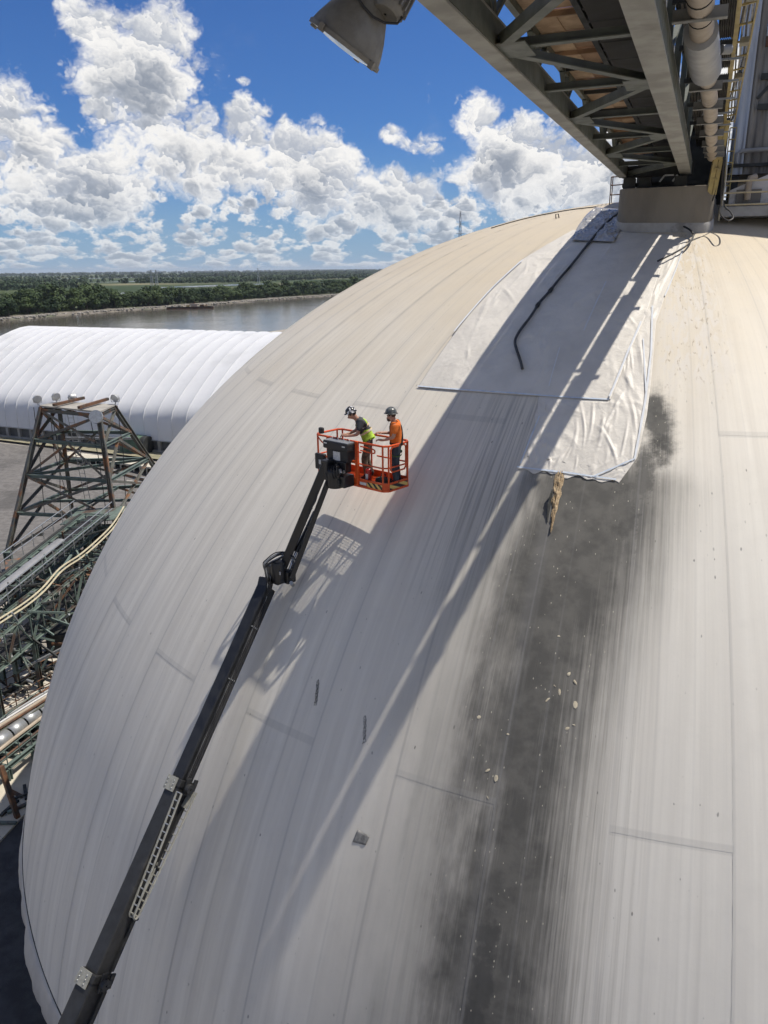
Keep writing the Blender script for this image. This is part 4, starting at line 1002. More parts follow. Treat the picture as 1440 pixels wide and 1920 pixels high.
mb = MB(); mb.box(K(.72, .16, .49), (.10, .03, .05), KM); mb.build('handle', rubber, ex); mb = MB(); mb.box(K(.71, .082, .24), (.08, .006, .14), KM); mb.build('notice', sticker, ex)
mb = MB(); mb.box(K(.42, .38, .11), (.36, .26, .18), KM); tb_ = mb.build('tool_bag', mat('olive bag', (.05, .055, .045), (.035, .04, .03), .9), None, bevel=.04, label='small dark tool bag on the basket floor by the right worker', cat='bag')
mb = MB(); mb.tube([K(.52, .38, .2), K(.48, .38, .3), K(.36, .38, .3), K(.32, .38, .2)], .014, 6); mb.build('strap', rubber, tb_)

# ------------------------------------------------------------------ workers
def skin_obj(name, joints, bones, m_, parent, M, root_joint, sub=2):
    names = list(joints); me = bpy.data.meshes.new(name)
    me.from_pydata([M @ V(joints[k][0]) for k in names], [(names.index(a), names.index(b)) for a, b in bones], [])
    ob = bpy.data.objects.new(name, me); COL.objects.link(ob)
    ob.modifiers.new('skin', 'SKIN')
    for i, k in enumerate(names):
        r = joints[k][1]; sv = me.skin_vertices[0].data[i]; sv.radius = (r, r) if not isinstance(r, tuple) else r; sv.use_root = (k == root_joint)
    ob.modifiers['skin'].use_smooth_shade = True
    s_ = ob.modifiers.new('sub', 'SUBSURF'); s_.levels = sub; s_.render_levels = sub
    me.materials.append(m_)
    if parent is not None: ob.parent = parent; ob.location = (0, 0, 0)
    WL[ob.name] = WL.get(parent.name, V()) if parent else V(); return ob
skin = mat('skin', (.42, .23, .155), (.36, .19, .125), .55, scale=12)
def add_worker(loc, yaw, jo, outfit, label):
    root = thing('person', loc, label, 'person'); root.scale = (1.05, 1.05, 1.05)
    R3 = Matrix.Rotation(yaw, 3, 'Z')
    J = jo
    def mid(a, b, f=.5): return tuple(V(a).lerp(V(b), f))
    jn = dict(pelvis=(J['pelvis'], .12), spine=(J['spine'], .115), chest=(J['chest'], .125), neck=(J['neck'], .055), jaw=(J['jaw'], .078), crown=(J['crown'], .092), nose=(J['nose'], .016))
    bones = [('pelvis', 'spine'), ('spine', 'chest'), ('chest', 'neck'), ('neck', 'jaw'), ('jaw', 'crown'), ('jaw', 'nose')]
    for s_ in ('l', 'r'):
        jn.update({'sh'+s_: (J['sh'+s_], .068), 'el'+s_: (J['el'+s_], .045), 'wr'+s_: (J['wr'+s_], .03), 'pa'+s_: (J['pa'+s_], .036),
                   'hip'+s_: (J['hip'+s_], .095), 'kn'+s_: (J['kn'+s_], .062), 'an'+s_: (J['an'+s_], .042), 'toe'+s_: (J['toe'+s_], .035)})
        bones += [('chest', 'sh'+s_), ('sh'+s_, 'el'+s_), ('el'+s_, 'wr'+s_), ('wr'+s_, 'pa'+s_), ('pelvis', 'hip'+s_), ('hip'+s_, 'kn'+s_), ('kn'+s_, 'an'+s_), ('an'+s_, 'toe'+s_)]
        d = (V(J['pa'+s_])-V(J['wr'+s_])).normalized(); sd = d.cross(V((0, 0, 1))).normalized(); dn = V((0, 0, -1))
        for k, (o, L) in enumerate(((-.034, .062), (-.012, .078), (.011, .074), (.032, .056))):
            a = V(J['pa'+s_])+sd*o+d*.03; b = a+d*L*.55+dn*.02; c = b+d*L*.2+dn*.035
            jn.update({f'f{k}a'+s_: (tuple(a), .011), f'f{k}b'+s_: (tuple(b), .0095), f'f{k}c'+s_: (tuple(c), .008)})
            bones += [('pa'+s_, f'f{k}a'+s_), (f'f{k}a'+s_, f'f{k}b'+s_), (f'f{k}b'+s_, f'f{k}c'+s_)]
        th0 = V(J['wr'+s_])+d*.03+sd*(.045 if s_ == 'l' else -.045); th1 = th0+d*.045+dn*.015+sd*(.012 if s_ == 'l' else -.012)
        jn.update({'ta'+s_: (tuple(th0), .012), 'tb'+s_: (tuple(th1), .009)}); bones += [('wr'+s_, 'ta'+s_), ('ta'+s_, 'tb'+s_)]
    skin_obj('body', jn, bones, skin, root, R3, 'pelvis', 2)
    def sub(keys, rad, pairs, m_, name, rt, extra=None):
        jj = {k: (J[k], rad[i]) for i, k in enumerate(keys)}
        if extra: jj.update(extra); 
        return skin_obj(name, jj, pairs, m_, root, R3, rt, 2)
    sl = {}
    for s_ in ('l', 'r'): sl['slv'+s_] = (mid(J['sh'+s_], J['el'+s_], .78), .066)
    shirt = sub(['spine', 'chest', 'shl', 'shr'], [outfit.get('bulk', 1)*.155, (outfit.get('bulk', 1)*.165, outfit.get('bulk', 1)*.15), .09*outfit.get('bulk', 1), .09*outfit.get('bulk', 1)], [('spine', 'chest'), ('chest', 'shl'), ('chest', 'shr'), ('shl', 'slvl'), ('shr', 'slvr'), ('spine', 'hem'), ('chest', 'col')], outfit['shirt'], 'shirt', 'spine',
        {**sl, 'hem': (mid(J['spine'], J['pelvis'], 1.2), (.172, .152)), 'col': (mid(J['chest'], J['neck'], .75), .07)})
    sub(['pelvis', 'hipl', 'hipr', 'knl', 'knr', 'anl', 'anr'], [(.15, .13), .115, .115, .085, .085, .07, .07], [('pelvis', 'hipl'), ('pelvis', 'hipr'), ('hipl', 'knl'), ('hipr', 'knr'), ('knl', 'anl'), ('knr', 'anr'), ('pelvis', 'waist')], outfit['pants'], 'trousers', 'pelvis', {'waist': (mid(J['pelvis'], J['spine'], .75), (.150, .128))})
    for s_ in ('l', 'r'):
        a, t_ = V(J['an'+s_]), V(J['toe'+s_]); d = (t_-a); d.z = 0
        skin_obj('boot', {'a': (tuple(a+V((0, 0, .10))), .066), 'b': (tuple(a+V((0, 0, -.02))), .062), 'c': (tuple(a+d*.6+V((0, 0, -.045))), .05), 'd': (tuple(a+d*1.15+V((0, 0, -.05))), .042), 'h': (tuple(a-d*.35+V((0, 0, -.045))), .046)}, [('a', 'b'), ('b', 'c'), ('c', 'd'), ('b', 'h')], outfit['boots'], root, R3, 'b', 2)
    if 'vest' in outfit:
        vs = sub(['spine', 'chest'], [(.172, .160), (.178, .166)], [('spine', 'chest'), ('spine', 'hem'), ('chest', 'top'), ('chest', 'sl'), ('chest', 'sr')], outfit['vest'], 'vest', 'spine',
            {'hem': (mid(J['spine'], J['pelvis'], .7), (.172, .16)), 'top': (mid(J['chest'], J['neck'], .62), .09), 'sl': (mid(J['chest'], J['shl'], .55), .105), 'sr': (mid(J['chest'], J['shr'], .55), .105)})
        for f in (.15, .75):
            c = V(mid(J['spine'], J['chest'], f)); mb = MB(); up = (V(J['chest'])-V(J['spine'])).normalized(); q = up.to_track_quat('Z', 'Y').to_matrix()
            mb.lathe([(.166, -.024), (.168, 0), (.166, .024)], 24, R3 @ q, V(loc)+R3 @ c); mb.build('reflective_band', outfit['band'], root, True)
    if 'strap' in outfit:
        ch, sp, pe = V(J['chest']), V(J['spine']), V(J['pelvis'])
        fw = V((0, 1, 0)); rt = V((1, 0, 0))
        for s_ in (-1, 1):
            pts = [pe+rt*(.11*s_)+fw*.12, sp+rt*(.09*s_)+fw*.13, ch+rt*(.10*s_)+fw*.125+V((0, 0, .03)), ch+rt*(.11*s_)+fw*.02+V((0, 0, .125)), ch+rt*(.06*s_)-fw*.115+V((0, 0, .03)), sp-rt*(.07*s_)-fw*.125, pe-rt*(.11*s_)-fw*.115]
            mb = MB(); mb.tube([V(loc)+R3 @ p for p in catmull(pts, 5)], .02, 6); mb.build('harness_strap', outfit['strap'], root, True)
            h = V(J['hipl' if s_ < 0 else 'hipr']); mb = MB(); mb.lathe([(.128, -.02), (.132, 0), (.128, .02)], 18, R3 @ Matrix.Rotation(.5*s_, 3, 'Y'), V(loc)+R3 @ (h-V((0, 0, .12)))); mb.build('leg_loop', outfit['strap2'], root, True)
        mb = MB(); mb.lathe([(.165, -.025), (.168, 0), (.165, .025)], 22, R3, V(loc)+R3 @ (pe+V((0, 0, .04)))); mb.build('belt', outfit['strap'], root, True)
    # head gear and face
    cr, jw, ns = V(J['crown']), V(J['jaw']), V(J['nose'])
    up = (cr-jw).normalized(); fw = (ns-jw); fw = (fw-up*fw.dot(up)).normalized(); sx = fw.cross(up)
    HM = R3 @ Matrix((sx, fw, up)).transposed(); hc = V(loc)+R3 @ (cr+up*.005)
    mb = MB(); mb.lathe([(.132, .0), (.130, .03), (.118, .075), (.09, .11), (.05, .128), (.005, .134)], 26, HM, hc)
    hat = mb.build('hard_hat', outfit['hat'], root, 60, solid=.006)
    mb = MB(); n = 26
    for k in range(n):
        a = 2*pi*k/n; ext = .175 if sin(a) > .2 else .152
        if outfit.get('full'): ext = .165
        mb.v.append(hc+HM @ V((.128*cos(a), .128*sin(a), .008))); mb.v.append(hc+HM @ V((ext*cos(a)*.97, ext*sin(a), -.004)))
    for k in range(n): a = 2*k; b = 2*((k+1) % n); mb.f.append((a, a+1, b+1, b))
    mb.build('brim', outfit['hat'], hat, True, solid=.006)
    mb = MB(); mb.tube([hc+HM @ V((0, .10*cos(q)*1.15, .02+.118*sin(q))) for q in [pi*k/10 for k in range(11)]], .012, 6); mb.build('ridge', outfit['hat2'], hat, True)
    for s_ in (-1, 1):
        mb = MB(); mb.ball(hc+HM @ V((.032*s_, .088, -.058)), .011, 8, 6); mb.build('eye', rubber, root, True)
        mb = MB(); mb.ball(hc+HM @ V((.092*s_, 0, -.06)), .028, 10, 6, (.4, .8, 1), HM); mb.build('ear', skin, root, True)
    mb = MB(); mb.ball(hc+HM @ V((0, .085, -.125)), .022, 8, 6, (1.2, .5, .35), HM); mb.build('mouth', mat('lips', (.28, .11, .09), (.24, .1, .08), .5), root, True)
    mb = MB(); mb.ball(hc+HM @ V((0, -.02, -.045)), .094, 16, 10, (1, 1, .62), HM); mb.build('hair', outfit['hair'], root, True)
    if 'beard' in outfit:
        mb = MB(); mb.ball(hc+HM @ V((0, .05, -.15)), .062, 14, 8, (1.05, .8, .8), HM); mb.build('beard', outfit['beard'], root, True)
    return root
def M_(n, c, c2=None, r=.85, **k): return mat(n, c, c2 or tuple(q*.75 for q in c), r, scale=k.pop('scale', 9), **k)
lime = M_('lime vest', (.42, .62, .06)); grey_tee = M_('charcoal shirt', (.05, .052, .055)); camo = M_('brown work trousers', (.16, .12, .08), (.07, .055, .04), scale=14)
ora = M_('orange shirt', (.72, .17, .02), (.60, .13, .015)); navy = M_('dark blue trousers', (.035, .045, .06)); boot = M_('dark boots', (.03, .025, .022))
hat_w = mat('black and white hard hat', (.03, .03, .032), (.62, .62, .62), .3, scale=13, lo=.52, hi=.57, detail=1); hat_k = mat('grey black hard hat', (.05, .055, .055), (.12, .13, .125), .35, scale=14)
band = M_('silver orange band', (.7, .45, .15), (.6, .6, .55), .4); strapk = M_('black webbing', (.02, .02, .02)); strapg = M_('green webbing', (.06, .12, .04))
hairb = M_('brown hair', (.06, .04, .025)); brd = M_('dark beard', (.10, .065, .045))
jA = dict(pelvis=(0, -.06, .96), spine=(0, -.0, 1.13), chest=(0, .12, 1.34), neck=(0, .25, 1.50), jaw=(.0, .33, 1.535), crown=(0, .36, 1.63), nose=(0, .45, 1.50),
          shl=(-.19, .14, 1.41), shr=(.19, .14, 1.41), ell=(-.27, .24, 1.14), elr=(.26, .22, 1.14), wrl=(-.19, .47, 1.10), wrr=(.17, .44, 1.07), pal=(-.17, .56, 1.11), par=(.14, .53, 1.08),
          hipl=(-.10, -.05, .90), hipr=(.10, -.05, .90), knl=(-.13, .08, .49), knr=(.13, .0, .49), anl=(-.14, .0, .09), anr=(.14, -.12, .09), toel=(-.16, .15, .04), toer=(.16, .03, .04))
jB = dict(pelvis=(0, 0, .98), spine=(0, -.01, 1.16), chest=(0, .02, 1.40), neck=(0, .07, 1.565), jaw=(0, .125, 1.615), crown=(0, .125, 1.715), nose=(0, .235, 1.60),
          shl=(-.21, .02, 1.48), shr=(.21, .02, 1.48), ell=(-.27, .06, 1.20), elr=(.27, .12, 1.20), wrl=(-.20, .31, 1.12), wrr=(.19, .35, 1.22), pal=(-.17, .39, 1.13), par=(.15, .43, 1.23),
          hipl=(-.10, 0, .92), hipr=(.10, 0, .92), knl=(-.12, .05, .50), knr=(.13, .02, .50), anl=(-.13, .0, .09), anr=(.15, -.04, .09), toel=(-.15, .15, .04), toer=(.17, .11, .04))
def yaw_to(d): return atan2(-d[0], d[1])
add_worker(K(1.18, .60, .022), yaw_to((-.92, -.10)), jA, dict(shirt=grey_tee, pants=camo, boots=boot, vest=lime, band=band, hat=hat_w, hat2=hat_w, hair=hairb), 'worker in lime vest and black and white hard hat bent over the basket console')
add_worker(K(.14, .56, .022), yaw_to((-.95, .05)), jB, dict(shirt=ora, pants=navy, boots=boot, strap=strapk, strap2=strapg, hat=hat_k, hat2=hat_k, hair=hairb, beard=brd, full=True, bulk=1.14), 'bearded worker in orange shirt, harness and dark hard hat holding the basket rail')
# ------------------------------------------------------------------ ground, river and far shore
E_R, N_R = V((.41, .912, 0)), V((.912, -.41, 0))           # along the river, across it towards the yard
def RV(e, n, z=0): return E_R*e+N_R*n+V((0, 0, z))
def land_mat():
    m_ = bpy.data.materials.new('marsh and fields'); m_.use_nodes = True; t = NT(m_.node_tree); b = t.n['Principled BSDF']
    pos = t.node('ShaderNodeNewGeometry').outputs['Position']
    n1 = t.noise(pos, .004, 6, .6); n2 = t.noise(t.vm('ADD', pos, (900, 50, 0)), .0011, 4, .55); n3 = t.noise(pos, .03, 4, .6)
    c = t.mix(t.ss(n1, .42, .6), (.035, .055, .024), (.075, .092, .04)); c = t.mix(t.ss(n2, .53, .6), c, (.035, .055, .028))
    c = t.mix(t.mul(t.ss(n2, .45, .38), .8), c, (.24, .21, .13)); c = t.mix(t.mul(t.ss(n3, .5, .7), .5), c, (.06, .07, .035))
    t.l.new(c, b.inputs['Base Color']); b.inputs['Roughness'].default_value = .95; b.inputs['Specular IOR Level'].default_value = .1
    return m_
land = land_mat()
def water_mat():
    m_ = bpy.data.materials.new('brown river water'); m_.use_nodes = True; t = NT(m_.node_tree); b = t.n['Principled BSDF']
    pos = t.node('ShaderNodeNewGeometry').outputs['Position']
    b.inputs['Base Color'].default_value = (.085, .075, .058, 1); b.inputs['Roughness'].default_value = .12; b.inputs['IOR'].default_value = 1.33
    bp = t.node('ShaderNodeBump'); bp.inputs['Strength'].default_value = .5; bp.inputs['Distance'].default_value = .25
    h = t.add(t.noise(t.vm('MULTIPLY', pos, (1, .45, 1)), .35, 4, .6), t.mul(t.noise(pos, .02, 3, .5), 2.0))
    t.l.new(h, bp.inputs['Height']); t.l.new(bp.outputs[0], b.inputs['Normal']); return m_
water = water_mat()
mb = MB(); Rg = 36000
mb.v += [V((-Rg, -Rg, -3)), V((Rg, -Rg, -3)), V((Rg, Rg, -3)), V((-Rg, Rg, -3))]; mb.f.append((0, 1, 2, 3)); mb.build('ground', land, None, kind='structure', base=(0, 0, -3))
mb = MB(); mb.v += [RV(-3000, -460, -1.5), RV(-3000, -150, -1.5), RV(6500, -150, -1.5), RV(6500, -460, -1.5)]; mb.f.append((0, 1, 2, 3)); mb.build('river', water, None, kind='structure', base=(0, 0, -1.5))
def shore_n(e): return -402+11*mnoise.noise(V((e*.006, 3, 0)))+5*mnoise.noise(V((e*.03, 9, 0)))+2*mnoise.noise(V((e*.15, 2, 0)))+30*math.exp(-((e-1500)/500)**2)
es = [-2500+k*40 for k in range(64)]+[60+k*4 for k in range(410)]+[1700+k*60 for k in range(80)]
mud = mat('muddy bank', (.20, .175, .14), (.14, .125, .10), .9, scale=.15, c3=(.08, .09, .05), s3=.05, t3=(.5, .6), bump=.3, bscale=.8)
mb = MB()
for i, e in enumerate(es):
    n = shore_n(e); mb.v += [RV(e, n+4, -1.9), RV(e, n, -.9+.4*mnoise.noise(V((e*.2, 1, 1)))), RV(e, n-5, -.3), RV(e, n-16, .1)]
    if i:
        k = len(mb.v)-8
        for j in range(3): mb.f.append((k+j, k+j+1, k+j+5, k+j+4))
mb.build('river_bank', mud, None, True, kind='structure', base=(0, 0, -2))
mb = MB(); lo = []
for e in es: mb.v.append(RV(e, shore_n(e)-14, .05))
k = len(mb.v)
for e in es: mb.v.append(RV(e, -26000, .05))
for i in range(len(es)-1): mb.f.append((i, i+1, k+i+1, k+i))
mb.build('marsh', land, None, kind='structure', base=(0, 0, 0))
for j, (e0, e1, n0, n1, z) in enumerate(((640, 830, -705, -640, .4), (990, 1350, -880, -800, .4), (1500, 2300, -1500, -1390, .4), (2100, 3500, -2500, -2250, .5), (260, 420, -1100, -1000, .4))):
    mb = MB(); n = 40; c = RV((e0+e1)/2, (n0+n1)/2, z)
    for i in range(n):
        a = 2*pi*i/n; q = 1+.4*mnoise.noise(V((cos(a)*1.5, sin(a)*1.5, j))); mb.v.append(c+E_R*((e1-e0)/2*cos(a)*q)+N_R*((n1-n0)/2*sin(a)*q))
    mb.f.append(tuple(range(n))); mb.build('inlet', water, None, kind='structure', base=(0, 0, 0))
rk = mat('shore rocks', (.30, .28, .245), (.20, .185, .16), .9, scale=.5)
mb = MB(); rng = random.Random(11)
for i in range(1500):
    e = rng.uniform(300, 1250); c = RV(e, shore_n(e)+rng.uniform(-5, 2.5), -.9+rng.uniform(-.2, .5)); s_ = rng.uniform(.4, 1.3)
    mb.ball(c, s_, 5, 3, (1, 1, .7), Matrix.Rotation(rng.random()*6, 3, 'Z'))
mb.build('shore_rocks', rk, None, kind='stuff', label='pale rocks scattered along the far river bank', cat='rocks', base=(0, 0, 0))
# the yard this side of the river
yard_m = mat('dusty concrete yard', (.33, .30, .25), (.26, .235, .20), .9, scale=.35, c3=(.17, .155, .135), s3=.12, t3=(.5, .7), bump=.2, bscale=3)
mb = MB(); pts = [(-2600, -3000), (4200, -3000)]+[tuple(RV(e, -185)[:2]) for e in (4500, 1200, 400, 0, -400, -2500)]
mb.poly(pts, -2.9, 0.0); mb.build('yard', yard_m, None, kind='structure', base=(0, 0, -2.9))
gravel_m = mat('grey brown gravel', (.155, .145, .135), (.115, .108, .10), .95, scale=1.6, c3=(.085, .08, .075), s3=.1, t3=(.5, .7), bump=.8, bscale=5)
def gv(u, v):
    p = onz(0, 0, 0) if False else None
    c0, c1, c2, c3 = V((-130, 62, 0)), V((-19, 58, 0)), V((-33, 106.5, 0)), V((-110, 140.5, 0))
    q = c0.lerp(c1, u).lerp(c3.lerp(c2, u), v); ed = min(1, min(u, 1-u, v, 1-v)*9)
    q.z = .03+ed*(.55+.7*mnoise.noise(q*.05)+.12*mnoise.noise(q*.4)+.9*max(0, mnoise.noise(V((q.x*.035, q.y*.05, 4))))); return q
mb = MB(); mb.grid(gv, 150, 110); mb.build('gravel_yard', gravel_m, None, True, kind='structure', base=(0, 0, 0))
grass_m = mat('dry grass verge', (.26, .235, .16), (.19, .18, .11), .95, scale=.8, c3=(.30, .26, .17), s3=.3, t3=(.5, .65), bump=.5, bscale=6)
WO, WD, WP = V((-61.9, 122.2, 0)), V((.9187, -.3951, 0)), V((.3951, .9187, 0))
def W(a, p, z): return WO+WD*a+WP*p+V((0, 0, z))
mb = MB(); mb.v += [W(-14, -1.2, .35), W(62, -5.0, .35), W(62, -.2, .35), W(-14, -.2, .35)]; mb.f.append((0, 1, 2, 3)); mb.build('verge', grass_m, None, kind='structure', base=(0, 0, 0))

# ------------------------------------------------------------------ white ribbed warehouse
def build_warehouse():
    root = thing('fabric_warehouse', W(30, 21, 0), 'long white ribbed fabric warehouse behind the lattice tower', 'warehouse')
    wm = mat('white fabric', (.62, .625, .63), (.585, .59, .60), .55, scale=.25, stretch=(1, 1, .4), c3=(.50, .505, .51), s3=.16, t3=(.48, .75))
    prof = [(-.05, 2.0), (-.02, 3.4), (.02, 4.6), (.12, 5.4), (.5, 6.3), (1.3, 7.2), (2.6, 8.2), (4.6, 9.6), (7, 11.1), (9.5, 12.5), (12, 13.7), (14.5, 14.7), (17, 15.4), (19, 15.85), (21, 16.0)]
    prof = prof+[(42-p, z) for p, z in prof[-2::-1]]
    a0, step, nb = -13.0, 2.5, 34
    nrm = []
    for i, (p, z) in enumerate(prof):
        q0, q1 = prof[max(i-1, 0)], prof[min(i+1, len(prof)-1)]; t = V((q1[0]-q0[0], q1[1]-q0[1])).normalized(); nrm.append((-t[1], t[0]))
    for k in range(nb):
        mb = MB(); cols = 8
        for c in range(cols+1):
            f = c/cols; sag = .11*(1-(2*f-1)**2)**.8 if 0 < f < 1 else 0
            for i, (p, z) in enumerate(prof):
                n = nrm[i]; w = 1 if 1 < i < len(prof)-2 else .35
                mb.v.append(W(a0+(k+f)*step, p-n[0]*sag*w*-1*-1, z-n[1]*sag*w))
        m = len(prof)
        for c in range(cols):
            for i in range(m-1): q = c*m+i; mb.f.append((q, q+m, q+m+1, q+1))
        mb.build('roof_panel', wm, root, 60)
    for k in range(nb+1):
        mb = MB(); mb.tube([W(a0+k*step, p+nrm[i][0]*.01, z+nrm[i][1]*.02) for i, (p, z) in enumerate(prof)], .06, 6); mb.build('rib', wm, root, True)
    for (a, s_) in ((a0, 1), (a0+nb*step, -1)):
        mb = MB(); mb.v = [W(a, p, z) for p, z in prof]+[W(a, 42, 0), W(a, 0, 0)]; mb.f = [tuple(range(len(mb.v)))]; mb.build('gable', wm, root)
    cw = mat('concrete stub wall', (.30, .29, .27), (.24, .23, .21), .9, scale=.8)
    dk = mat('infill with painted shade', (.10, .10, .098), (.075, .075, .073), .9, scale=1)  # dark tone puts the shade of the openings into the colour
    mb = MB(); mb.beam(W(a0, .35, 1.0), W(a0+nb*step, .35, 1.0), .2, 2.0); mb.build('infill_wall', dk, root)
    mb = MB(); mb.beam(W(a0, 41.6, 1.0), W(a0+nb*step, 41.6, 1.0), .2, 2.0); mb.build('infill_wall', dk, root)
    for k in range(nb+1):
        mb = MB(); mb.beam(W(a0+k*step, .1, 0), W(a0+k*step, .1, 2.0), .45, .5, WD); mb.build('pillar', cw, root)
    mb = MB(); mb.beam(W(a0, .08, .3), W(a0+nb*step, .08, .3), .4, .6); mb.build('plinth', cw, root)
    mb = MB(); mb.beam(W(a0, -.02, 2.02), W(a0+nb*step, -.02, 2.02), .2, .12); mb.build('sill_rail', galv, root)
build_warehouse()
def build_unit():
    gm = mat('green louvre paint', (.10, .165, .11), (.075, .125, .085), .6, scale=1.2, c3=(.16, .18, .14), s3=1, t3=(.55, .75)); c = onz(246, 853, 0)
    root = thing('ventilation_unit', c, 'green ribbed ventilation unit against the white warehouse', 'ventilation unit')
    M = Matrix((WD, WP, V((0, 0, 1)))).transposed()
    mb = MB(); mb.box(c+WP*1.0+V((0, 0, 1.45)), (3.4, 2.4, 2.5), M); mb.build('casing', gm, root, bevel=.05)
    for k in range(11):
        mb = MB(); mb.beam(c-WD*1.65-WP*.23+V((0, 0, .4+.21*k)), c+WD*1.65-WP*.23+V((0, 0, .4+.21*k)), .09, .07); mb.build('louvre', gm, root)
    mb = MB(); mb.tube([c+WD*1.7+WP*1.0+V((0, 0, 1.5)), c+WD*2.6+WP*1.0+V((0, 0, 1.5))], 1.25, 16); mb.build('fan_cowl', dark_steel, root, True)
    mb = MB(); mb.box(c+WP*1.0+V((0, 0, .12)), (3.8, 2.8, .24), M); mb.build('base', concrete, root)
build_unit()
def build_edge():
    p, q = onz(112, 853, 1.2), onz(330, 884, 1.2); d = (q-p).normalized(); n = V((-d.y, d.x, 0)); L = (q-p).length+14; q = p+d*L
    root = thing('loading_edge', V((p.x, p.y, 0)), 'low concrete loading edge on short posts below the green unit', 'platform')
    cm = mat('beige concrete', (.50, .46, .37), (.43, .39, .31), .9, scale=.6)  # plain beige of the concrete itself
    mb = MB(); mb.beam(p+n*.9, q+n*.9, 1.9, .22); mb.build('slab', cm, root)
    mb = MB(); mb.beam(p+n*1.5-V((0, 0, .65)), q+n*1.5-V((0, 0, .65)), .15, 1.1); mb.build('dark_backing', dark_steel, root)  # dark sheet added as the shade under the slab
    k = 0
    while k*1.15 < L:
        a = p+d*(k*1.15); mb = MB(); mb.beam(V((a.x, a.y, .0))+n*.1, V((a.x, a.y, 1.08))+n*.1, .14, .14, d); mb.build('post', cm, root); k += 1
    for z, o in ((.35, -2.2), (.2, -3.6)):
        mb = MB(); mb.beam(p+n*o+d*4+V((0, 0, z-1.2)), q+n*o+V((0, 0, z-1.2)), .5, .25); mb.build('rail_beam', galv if z > .3 else concrete, root)
build_edge()

